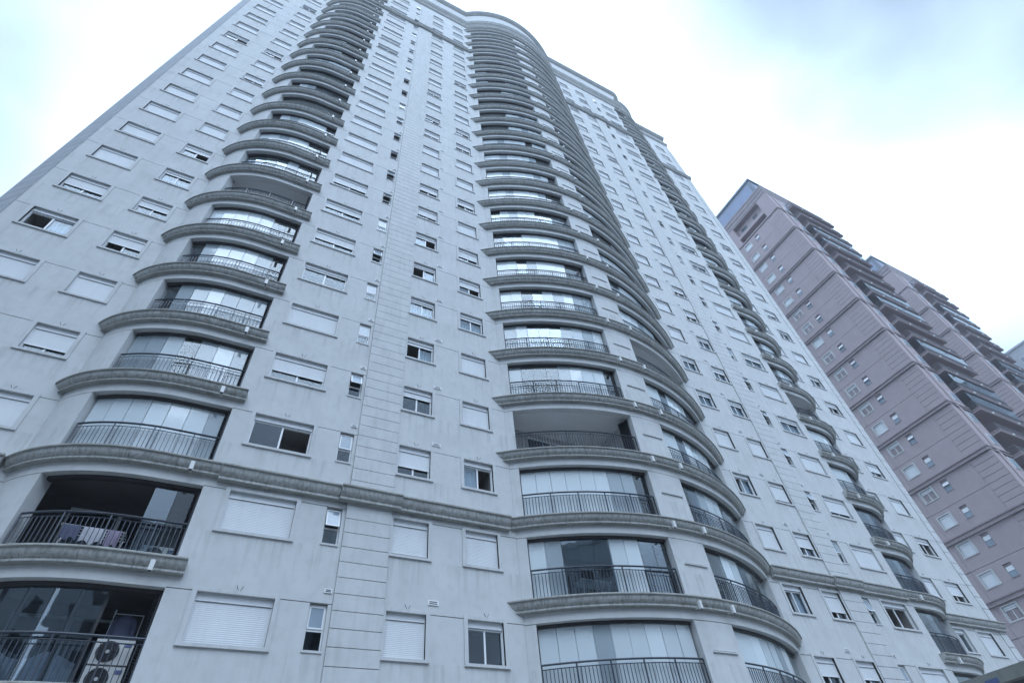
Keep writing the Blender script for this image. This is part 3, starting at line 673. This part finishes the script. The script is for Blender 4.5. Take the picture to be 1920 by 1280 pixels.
def sub(path, prof, name, mat, z, mats=None):
    g = MB(); g.sweep(path, [(p, zz + z) for p, zz in prof], mat, True, mats); return ob(name, g.mesh(name), tower)
MC = lambda n: ['lip', 'lip'] + ['mould'] * (n - 3)
for pth in (LP, RP):
    sub(pth, [(0, 4.1), (0, -0.66)], 'parapet', 'stucco', Z0 + zr)
    sub(pth, CP1, 'cornice', 'mould', Z0 + zr + 2.3)
    sub(pth, CP3, 'parapet_cap', 'mould', Z0 + zr + 4.5)
sub(HP, [(0, 8.2), (0, -0.66)], 'frieze', 'stucco', Z0 + zr)
sub(HP, CP1, 'cornice', 'mould', Z0 + zr + 1.95)
sub(HP, CP2, 'cornice', 'mould', Z0 + zr + 3.4)
sub(HP, CP3, 'parapet_cap', 'mould', Z0 + zr + 8.6)
g = MB(); g.box(-27.0, 27.9, 3.3, 20, Z0 + zr + 0.0, Z0 + zr + 3.9, 'stucco'); g.box(-19.9, 19.9, 2.2, 18, Z0 + zr - 0.2, Z0 + zr + 7.9, 'stucco'); ob('roof', g.mesh('roof'), tower)

# ------------------------------------------------------------------ pink towers to the right
def pink_tower(label, loc):
    T = thing('apartment_tower', label, 'building', loc, group='pink apartment towers')
    F, ZB = 3.02, Z0 + 28.5                  # storey and reference string course
    YF, YR = 1.2, 10.6
    RZ = -math.pi / 2
    def side(g, name, z=0.0, kind=None, part=T, nm=None):
        o = ob(name, g.mesh(name, smooth=False) if isinstance(g, MB) else g, part, (0, 0, z), RZ); return o
    # geometry facing -x is made facing -y and turned: local x = -world y
    zl, zh = ZB - 6.04 * 6, ZB + 6.04 * 7
    field = MB(); field.panel(-9.73, -3.42, -3.0, -0.02, [(-9.33, -8.05, -1.75 + 0.0, -0.5), (-6.97, -6.22, -1.75, -0.5)], 0, 0.13, 'pink'); fm = field.mesh('wall_panel', smooth=False)
    strip = MB(); strip.box(-10.6, -9.75, -0.02, 0.2, -2.98, -0.02, 'pink', 'b'); sm = strip.mesh('wall_panel', smooth=False)
    blk = MB(); blk.box(-3.40, -1.2, -0.02, 0.2, 0.012, 0.652, 'pink', 'b'); bm = blk.mesh('block', smooth=False)
    band = MB()
    for p in ([(0, 0.30), (-0.02, 0.30), (0.20, 0.27), (0.20, 0.16), (0.05, 0.13), (0.05, -0.08), (0.22, -0.12), (0.22, -0.24), (0.02, -0.28), (0, -0.28)],): band.sweep([(-10.62, 0, 0, -1), (-1.2, 0, 0, -1)], p, 'pinkdark', True, ['pinkdark'] * 3 + ['pink'] * 3 + ['pinkdark'] * 3)
    band.sweep([(-10.75, -0.05, 0, -1), (-9.70, -0.05, 0, -1)], [(0, 0.28), (0.10, 0.26), (0.10, 0.20), (0.03, 0.17), (0.03, -0.10), (0.13, -0.14), (0.13, -0.22), (0, -0.27)], 'pinkdark')
    bdm = band.mesh('string_course', smooth=False)
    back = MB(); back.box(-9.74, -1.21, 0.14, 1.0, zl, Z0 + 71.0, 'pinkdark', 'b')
    n = 0
    for j in range(-6, 7):
        zb = ZB + 6.04 * j
        side(bdm, 'string_course', zb)
        nb = 8
        for i in range(nb): side(bm, 'block', zb + 0.30 + i * (6.04 - 0.6) / nb)
        for q in (0, 1):
            zt = zb + 6.04 - 3.02 * q
            side(fm, 'wall_panel', zt); side(sm, 'wall_panel', zt)
            r = random.random(); fr = 1 if r < 0.45 else (0.75 if r < 0.6 else 0.1)
            w = window(T, 1.28, (0, 8.69, zt - 0.5), fr, random.choice('ggd'), 'g', random.choice(('', 'l', 'r', 'lr')), RZ)
            sb = ob('slit_window', cm('psb', pink_slit), T, (0, 6.595, zt - 0.5), RZ); ob('pane', cm('psp', pink_slit_pane), sb); ob('awning_sash', cm(('psa', r > 0.5), pink_slit_sash, 0.45 if r > 0.5 else 0.05), sb)
    # body behind
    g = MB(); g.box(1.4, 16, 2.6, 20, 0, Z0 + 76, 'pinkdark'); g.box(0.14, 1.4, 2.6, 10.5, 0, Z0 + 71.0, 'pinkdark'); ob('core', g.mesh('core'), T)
    # slot at the back end of the side wall, with a ledge at each storey
    for j in range(-12, 15):
        g = None; ob('ledge', cm('pled', pink_ledge), T, (0, 0, ZB + 3.02 * j))
    # top storey, cornice and attic
    g = MB(); g.panel(-10.6, -1.2, Z0 + 71.1, Z0 + 76.2, [(-9.2, -3.3, Z0 + 71.35, Z0 + 72.6), (-9.2, -3.3, Z0 + 73.3, Z0 + 76.0)], 0.0, 0.9, 'pink'); side(g, 'top_storey_wall')
    g = MB(); g.box(-9.25, -3.25, 0.9, 1.0, Z0 + 71.2, Z0 + 76.1, 'pink'); g.box(-8.4, -7.2, 0.87, 0.9, Z0 + 73.6, Z0 + 75.2, 'winglass'); g.box(-5.6, -4.6, 0.87, 0.9, Z0 + 73.6, Z0 + 75.2, 'winglass'); side(g, 'terrace_wall')
    ring = [(0.0, 14.0, -1, 0), (0.0, 1.2, -0.7071 * 1.414, -0.7071 * 1.414), (16.0, 1.2, 0, -1)]
    g = MB(); g.sweep(ring, [(-0.4, 2.0), (0.32, 2.0), (0.32, 1.7), (0.22, 1.5), (0.22, 1.0), (0.10, 0.7), (0.10, 0.2), (0, 0.0)], 'pinkdark'); ob('cornice', g.mesh('cornice', smooth=False), T, (0, 0, Z0 + 76.15))
    g = MB(); g.box(0.35, 16, 2.0, 20, Z0 + 78.1, Z0 + 82.3, 'slate')
    at = ob('attic', g.mesh('attic'), T)
    for a, b in ((2.6, 14),): g = MB(); g.box(0.31, 0.349, a, b, Z0 + 78.9, Z0 + 81.6, 'attic'); ob('cladding_panel', g.mesh('cladding_panel'), at)
    g = MB(); g.box(1.0, 8.0, 1.96, 1.999, Z0 + 78.9, Z0 + 81.6, 'attic'); ob('cladding_panel', g.mesh('cladding_panel'), at)
    g = MB(); g.box(0.15, 16.2, 1.8, 20, Z0 + 82.3, Z0 + 82.75, 'slate'); ob('roof', g.mesh('roof'), T)
    # front: coursed piers, plain wall and balconies
    g = MB(); g.box(0.17, 4.2, YF + 0.01, 2.6, 0, Z0 + 76.1, 'pink', 'b'); g.box(14.8, 16.0, YF + 0.01, 2.6, 0, Z0 + 76.1, 'pink'); ob('front_wall', g.mesh('front_wall'), T)
    g = MB(); g.box(0.05, 0.75, 1.12, 1.205, 0, Z0 + 76.0, 'pink'); ob('pilaster', g.mesh('pilaster'), T); g = MB(); g.box(1.55, 2.1, 1.08, 1.205, 0, Z0 + 76.0, 'pink'); ob('pilaster', g.mesh('pilaster'), T)
    for j in range(-11, 16):
        z = Z0 + 28.0 + F * j
        b = ob('balcony', cm('pbs', pink_slab), T, (0, 0, z)); ob('railing', cm('pbr', pink_rail), b); ob('sliding_door', cm('pbd', pink_door), b)
        if random.random() < 0.35: ob('glazing', cm('pbg', pink_glaze), b, kind='stuff')
        for q in range(2): ob('wall_lamp', cm('pbl', pink_lamp), b, (6.4 + 5.2 * q, 0, 0))
        ob('front_window', cm('pfw', pink_fwin), T, (0, 0, z))
        if j % 2 == 0: ob('string_course', cm('pfc', pink_fband), T, (0, 0, z + 0.5))
    return T
def pink_slit():
    g = MB(); h = 0.375; t, b = 0.0, -1.25; y0, y1 = 0.13, 0.55
    g.box(-h - 0.03, h + 0.03, -0.05, 0.12, b - 0.06, b, 'pinkdark')
    for q in ([(-h, y0, b), (-h, y0, t), (-h, y1, t), (-h, y1, b)], [(h, y0, t), (h, y0, b), (h, y1, b), (h, y1, t)], [(-h, y0, t), (h, y0, t), (h, y1, t), (-h, y1, t)], [(-h, y0, b), (-h, y1, b), (h, y1, b), (h, y0, b)], [(-h, y1, b), (-h, y1, t), (h, y1, t), (h, y1, b)]): g.poly(q, 'room')
    return g.mesh('slit_window')
def pink_slit_pane():
    g = MB(); g.box(-0.375, 0.375, 0.13, 0.15, -1.25, -0.62, 'frost'); return g.mesh('pane')
def pink_slit_sash(a):
    g = MB(); d = Vector((0, -math.sin(a), -math.cos(a))); n = Vector((0, -math.cos(a), math.sin(a))); g.obox(Vector((0, 0.12, -0.28)) + d * 0.2, (1, 0, 0), n, d, 0.33, 0.012, 0.2, 'alu'); return g.mesh('awning_sash')
def pink_ledge():
    g = MB(); g.box(0.25, 1.4, 10.62, 16.0, -0.35, 0.35, 'pink'); return g.mesh('ledge')
def pink_slab():
    g = MB(); g.box(4.21, 14.8, 0.26, 2.6, 0.14, 0.40, 'pink'); g.box(4.14, 14.88, 0.18, 1.19, 0.30, 0.41, 'pinkdark'); g.box(4.17, 4.5, 0.23, 1.19, 0.04, 0.14, 'pink'); g.box(4.5, 14.8, 0.23, 0.5, 0.04, 0.14, 'pink')
    return g.mesh('balcony')
def pink_rail():
    g = MB(); y = 0.30
    g.box(4.25, 14.75, y - 0.02, y + 0.02, 1.30, 1.35, 'prail'); g.box(4.22, 4.28, y, 1.2, 1.30, 1.35, 'prail')
    for i in range(88):
        x = 4.3 + i * 0.12; g.box(x - 0.011, x + 0.011, y - 0.011, y + 0.011, 0.4, 1.30, 'prail', 'ud')
    for i in range(8):
        yy = 0.35 + i * 0.11; g.box(4.24, 4.26, yy - 0.01, yy + 0.01, 0.4, 1.30, 'prail', 'ud')
    return g.mesh('railing')
def pink_door():
    g = MB(); g.box(5.4, 14.0, 2.5, 2.58, 0.45, 2.6, 'winglass'); g.box(5.3, 14.1, 2.48, 2.52, 2.6, 2.7, 'alu')
    return g.mesh('sliding_door')
def pink_glaze():
    g = MB()
    for i in range(9): g.box(4.5 + i * 1.13, 4.5 + i * 1.13 + 1.11, 0.37, 0.38, 0.42, 3.0, 'mirror')
    return g.mesh('glazing')
def pink_lamp():
    g = MB(); g.box(0, 0.14, 0.05, 0.20, -0.02, 0.2, 'lamp'); return g.mesh('wall_lamp')
def pink_fwin():
    g = MB(); g.box(2.7, 3.9, 1.14, 1.205, -1.35, -0.05, 'alu'); g.box(2.76, 3.28, 1.13, 1.145, -1.29, -0.11, 'frost'); g.box(3.32, 3.84, 1.13, 1.145, -1.29, -0.11, 'frost'); return g.mesh('front_window')
def pink_fband():
    g = MB(); g.box(-0.03, 4.2, 1.05, 1.205, 0.17, 0.30, 'pinkdark'); g.box(-0.03, 4.2, 1.05, 1.205, -0.24, -0.12, 'pinkdark'); return g.mesh('string_course')
PX = 50.0
p1 = pink_tower('nearer pink apartment tower with a panelled side wall, right behind the grey tower', (PX, 0, 0))
def copy_tree(o, parent=None):
    c = o.copy(); COL.objects.link(c); c.parent = parent
    for ch in o.children: copy_tree(ch, c)
    return c
p2 = copy_tree(p1); p2.location = (PX + 37.0, 1.9, 0); p2['label'] = 'farther pink apartment tower, mostly hidden, at the right edge'

# far pale block at the right edge
fb = thing('apartment_block', 'pale blue-grey block, a sliver at the far right edge', 'building', (110, 0, 0))
g = MB(); g.box(0, 26, -22, 14, 0, Z0 + 61.8, 'far'); ob('wall', g.mesh('wall'), fb)
g = MB(); g.box(-0.15, 26.15, -22.15, 14.15, Z0 + 61.8, Z0 + 62.2, 'far'); ob('parapet', g.mesh('parapet'), fb)
def fwin():
    g = MB(); g.box(-0.02, 0.06, -0.75, 0.75, -1.3, 0, 'alu'); g.box(-0.035, -0.02, -0.68, -0.04, -1.23, -0.07, 'acdark'); g.box(-0.035, -0.02, 0.04, 0.68, -1.23, -0.07, 'frost'); return g.mesh('window')
fm = fwin()
for j in range(12):
    for y in (2.0, -2.2, -6.4, 6.2, 10.4): ob('window', fm, fb, (0, y, Z0 + 59.8 - 3 * j))

def street_block(label, x0, x1, y0, y1, h, mat):
    t = thing('apartment_block', label, 'building', ((x0 + x1) / 2, (y0 + y1) / 2, 0), group='blocks behind the viewer')
    w, d = (x1 - x0) / 2, (y1 - y0) / 2
    g = MB(); g.box(-w, w, -d, d, 0, h, mat); g.box(-w - 0.2, w + 0.2, -d - 0.2, d + 0.2, h, h + 0.8, mat); ob('wall', g.mesh('wall'), t)
    g = MB(); z = 4.0
    while z < h - 2:
        x = -w + 1.6
        while x < w - 1.6: g.box(x, x + 1.5, d, d + 0.03, z, z + 1.4, 'acdark'); x += 3.1
        y = -d + 1.6
        while y < d - 1.6: g.box(w, w + 0.03, y, y + 1.5, z, z + 1.4, 'acdark'); y += 3.1
        z += 3.0
    ob('windows', g.mesh('windows'), t, kind='stuff')
street_block('block across the street, seen only as a reflection in the lower panes', -46, 8, -74, -52, 36, 'far')
street_block('lower block across the street to the right, outside the picture', 24, 72, -80, -56, 27, 'pink')
street_block('tall unseen block added on the left to shade the facade', -84, -52, -46, 2, 64, 'far')  # added out of view, tall enough to darken the left of the facade

# ------------------------------------------------------------------ entrance canopy at the lower right corner
cn = thing('entrance_canopy', 'weathered concrete canopy edge with dark underside in the lower right corner', 'canopy', (1.3, -9.0, 0.12))
g = MB(); g.box(0.02, 5.0, -7.0, 4.0, 4.62, 4.76, 'canopy'); ob('roof_slab', g.mesh('roof_slab'), cn)
g = MB(); g.box(0.0, 0.28, -7.02, 4.02, 4.50, 4.64, 'canopy'); ob('fascia', g.mesh('fascia'), cn)
g = MB(); g.box(-0.006, 0.0, 0.30, 0.62, 4.53, 4.63, 'bluetape'); ob('fascia_patch', g.mesh('fascia_patch'), cn)
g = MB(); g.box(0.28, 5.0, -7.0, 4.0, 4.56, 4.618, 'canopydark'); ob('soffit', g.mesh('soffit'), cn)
for x in (0.9, 4.6):
    for y in (-6.6, 3.6): g = MB(); g.box(x - 0.12, x + 0.12, y - 0.12, y + 0.12, 0.0, 4.56, 'canopy'); ob('column', g.mesh('column'), cn)

# ------------------------------------------------------------------ things on the balconies
def ac_unit():
    g = MB(); g.box(-0.40, 0.40, 0, 0.30, 0.03, 0.57, 'acbody'); return g.mesh('casing')
def ac_fan():
    g = MB(); n = 24; c = (-0.10, 0.30)
    ringo = [(c[0] + 0.235 * math.cos(2 * math.pi * i / n), c[1] + 0.235 * math.sin(2 * math.pi * i / n)) for i in range(n)]
    g.poly([(x, -0.006, z) for x, z in ringo][::1], 'acdark')
    for rr in (0.24, 0.19, 0.14, 0.09): g.tube([(c[0] + rr * math.cos(2 * math.pi * i / n), -0.014, c[1] + rr * math.sin(2 * math.pi * i / n)) for i in range(n + 1)], 0.004, 'acdark' if rr < 0.24 else 'acbody', 4)
    g.tube([(c[0], -0.02, c[1]), (c[0], -0.012, c[1])], 0.04, 'acbody', 10)
    for i in range(6): a = i * math.pi / 3; g.bar((c[0], -0.01, c[1]), (c[0] + 0.23 * math.cos(a), -0.01, c[1] + 0.23 * math.sin(a)), 0.008, 'acdark')
    return g.mesh('fan_grille')
def ac_feet():
    g = MB(); g.box(-0.32, -0.26, 0.02, 0.28, 0, 0.03, 'acdark'); g.box(0.26, 0.32, 0.02, 0.28, 0, 0.03, 'acdark'); g.box(0.22, 0.36, -0.012, 0.0, 0.42, 0.50, 'bluetape'); return g.mesh('feet')
am, af, ag = ac_unit(), ac_fan(), ac_feet()
def ac(label, loc):
    t = thing('air_conditioner', label, 'air conditioner', loc, group='outdoor units on the balconies'); ob('casing', am, t); ob('fan_grille', af, t); ob('feet', ag, t)
fl = lambda k: Z0 + 3 * k + SL - 0.01
ac('white outdoor unit stacked on top of another on the lowest left balcony', (-17.52, 0.40, fl(0) + 0.58))
ac('white outdoor unit at the bottom of the stack on the lowest left balcony', (-17.52, 0.40, fl(0)))
ac('outdoor unit at the right end of the left balcony with the laundry rack', (-17.42, 0.50, fl(1)))
ac('outdoor unit behind the railing of the left balcony just above the string course', (-17.36, 0.40, fl(2)))
ac('outdoor unit at the left end of the centre balcony with white blinds', (-5.35, 0.0, fl(2)))
ac('outdoor unit at the right end of the left balcony with the tall plant', (-17.36, 0.40, fl(3)))
# laundry rack on the second left balcony
lr = thing('drying_rack', 'white drying rack behind the railing of the second left balcony', 'drying rack', (-19.1, 0.62, fl(1)))
g = MB()
for y in (0, 0.18, 0.36, 0.54): g.tube([(-0.75, y, 0.92), (0.75, y, 0.88)], 0.008, 'alu', 5)
for x in (-0.75, 0.75): g.tube([(x, 0, 0.9), (x, 0.54, 0.9)], 0.01, 'alu', 5)
ob('rack_top', g.mesh('rack_top'), lr)
for x in (-0.7, 0.7):
    g = MB(); g.tube([(x, 0.0, 0), (x, 0.54, 0.9)], 0.011, 'alu', 5); g.tube([(x, 0.54, 0), (x, 0.0, 0.9)], 0.011, 'alu', 5); ob('leg', g.mesh('leg'), lr)
def garment(name, label, x0, x1, drop, y, mat, seed):
    g = MB(); n, mrows = 14, 8; rnd = random.Random(seed); ph = rnd.random() * 6
    P = [[(-19.1 + x0 + (x1 - x0) * i / n, 0.62 + y - 0.02 + 0.025 * math.sin(i * 1.1 + ph) * j / mrows, fl(1) + 0.905 - drop * j / mrows * (1 - 0.12 * math.sin(i * 0.7 + ph))) for i in range(n + 1)] for j in range(mrows + 1)]
    for j in range(mrows):
        for i in range(n): g.poly([P[j + 1][i], P[j + 1][i + 1], P[j][i + 1], P[j][i]], mat)
    for i in range(n): g.poly([(P[0][i][0], P[0][i][1], P[0][i][2]), (P[0][i + 1][0], P[0][i + 1][1], P[0][i + 1][2]), (P[0][i + 1][0], P[0][i + 1][1] + 0.03, P[0][i + 1][2] - drop * 0.7), (P[0][i][0], P[0][i][1] + 0.03, P[0][i][2] - drop * 0.7)], mat)
    ob(name, g.mesh(name), None, label=label, category='laundry', group='laundry on the rack')
garment('shirt', 'dark slate shirt hung at the left of the drying rack', -0.70, -0.28, 0.38, 0, 'cloth1', 1)
garment('towel', 'grey striped towel in the middle of the drying rack', -0.24, 0.30, 0.42, 0, 'cloth3', 2)
garment('shirt', 'lilac cloth hung at the right end of the drying rack', 0.33, 0.66, 0.46, 0, 'cloth2', 3)
# rail with a jacket on the lowest left balcony
hr = thing('clothes_rail', 'short white clothes rail at the right end of the lowest left balcony', 'clothes rail', (-17.55, 1.0, fl(0)))
g = MB(); g.tube([(-0.3, 0, 1.95), (0.35, 0, 1.95)], 0.012, 'alu', 6); g.tube([(-0.3, 0, 1.86), (-0.3, 0, 2.04)], 0.018, 'alu', 6); ob('bar', g.mesh('bar'), hr)
g = MB(); g.tube([(-0.3, 0, 0), (-0.3, 0, 1.9)], 0.012, 'alu', 6); g.tube([(0.35, 0, 0), (0.35, 0, 1.95)], 0.012, 'alu', 6); ob('post', g.mesh('post'), hr)
g = MB()
def loft(rows, mat, n=14):
    P = [[(cx + rx * math.cos(2 * math.pi * i / n), cy + ry * math.sin(2 * math.pi * i / n), z) for i in range(n + 1)] for cx, cy, rx, ry, z in rows]
    for a, b in zip(P, P[1:]):
        for i in range(n): g.poly([a[i], b[i], b[i + 1], a[i + 1]], mat)
loft([(0, 0, 0.05, 0.04, 1.93), (0, 0, 0.10, 0.06, 1.90), (0, 0, 0.20, 0.08, 1.83), (0, 0, 0.22, 0.09, 1.70), (0, 0, 0.21, 0.09, 1.45), (0.01, 0, 0.23, 0.10, 1.20), (0.01, 0, 0.22, 0.09, 1.17)], 'cloth1')
for q in (-1, 1): loft([(q * 0.19, 0, 0.05, 0.06, 1.84), (q * 0.235, 0, 0.06, 0.065, 1.70), (q * 0.25, 0, 0.05, 0.055, 1.45), (q * 0.26, 0.01, 0.045, 0.05, 1.25)], 'cloth1')
ob('jacket', g.mesh('jacket'), None, (-17.55, 1.0, fl(0)), label='grey jacket hanging on the clothes rail, lowest left balcony', category='jacket')
# sheet over things on the lowest left balcony
g = MB(); rnd = random.Random(5)
for i in range(20):
    for j in range(8):
        f = lambda a, b: (-20.2 + a * 0.10, 0.80 + 0.05 * math.sin(a * 1.3) + 0.02 * b, fl(0) + 0.02 + (0.80 + 0.10 * math.sin(a * 0.55)) * (8 - b) / 8)
        if i > 0: g.poly([f(i, j + 1), f(i + 1, j + 1), f(i + 1, j), f(i, j)], 'cloth3')
ob('dust_sheet', g.mesh('dust_sheet'), None, label='pale sheet hung behind the railing of the lowest left balcony', category='sheet')
# folding table on a centre balcony
tb = thing('folding_table', 'white metal folding table behind the railing of a centre balcony', 'table', (-3.75, -0.45, fl(1)))
g = MB(); g.box(-0.65, 0.65, -0.3, 0.3, 0.76, 0.79, 'acbody'); g.tube([(-0.66, -0.31, 0.775), (0.66, -0.31, 0.775)], 0.016, 'alu', 6); ob('table_top', g.mesh('table_top'), tb)
for x in (-0.58, 0.58):
    for y in (-0.25, 0.25): g = MB(); g.tube([(x, y, 0), (x * 0.95, y, 0.76)], 0.014, 'alu', 6); ob('leg', g.mesh('leg'), tb)
def plant(label, loc, h, n, seed, spread=0.28):
    t = thing('potted_plant', label, 'plant', loc); g = MB(); g.sweep([(0.14 * math.cos(a), 0.14 * math.sin(a), math.cos(a), math.sin(a)) for a in [2 * math.pi * i / 14 for i in range(15)]], [(0.02, 0.26), (0.03, 0.22), (0.0, 0.2), (-0.03, 0.0)], 'pot', False); g.poly([(0.13 * math.cos(2 * math.pi * i / 14), 0.13 * math.sin(2 * math.pi * i / 14), 0.22) for i in range(14)], 'track'); ob('pot', g.mesh('pot'), t)
    g = MB(); g.tube([(0, 0, 0.2), (0.02, 0, h * 0.6), (0, 0.02, h * 0.92)], 0.014, 'pot', 5); ob('stem', g.mesh('stem'), t)
    g = MB(); rnd = random.Random(seed)
    for i in range(n):
        a = rnd.random() * 6.28; zz = 0.3 + (h - 0.3) * rnd.random() ** 0.8; r = spread * (0.3 + 0.7 * rnd.random()); c = Vector((r * math.cos(a) * 0.8, r * math.sin(a) * 0.8, zz)); d = Vector((math.cos(a), math.sin(a), rnd.uniform(-0.5, 0.7))).normalized(); sd_ = d.cross(Vector((0, 0, 1))).normalized(); up = sd_.cross(d); l = rnd.uniform(0.10, 0.17); w = l * 0.33
        g.poly([c, c + d * l * 0.5 + sd_ * w, c + d * l + up * -0.02, c + d * l * 0.5 - sd_ * w], 'leaf')
    ob('foliage', g.mesh('foliage', smooth=False), t, kind='stuff')
plant('tall green plant behind the glass of a left balcony', (-19.15, 0.75, fl(3)), 2.1, 260, 3, 0.34)
plant('small green plant beside the folding table on a centre balcony', (-2.75, -0.95, fl(1)), 0.9, 150, 4)

# ------------------------------------------------------------------ thin city haze
hm = bpy.data.materials.new('haze'); hm.use_nodes = True; ht = hm.node_tree; ht.nodes.clear()
ho = ht.nodes.new('ShaderNodeOutputMaterial'); hv = ht.nodes.new('ShaderNodeVolumePrincipled')
hv.inputs['Density'].default_value = 0.0009; hv.inputs['Color'].default_value = (0.90, 0.94, 1.0, 1); hv.inputs['Anisotropy'].default_value = 0.0
ht.links.new(hv.outputs[0], ho.inputs['Volume'])
M['haze'] = hm
g = MB(); g.box(-705, 705, -705, 705, -1.5, Z0 + 84.5, 'haze'); ob('haze', g.mesh('haze', smooth=False), None, kind='stuff')
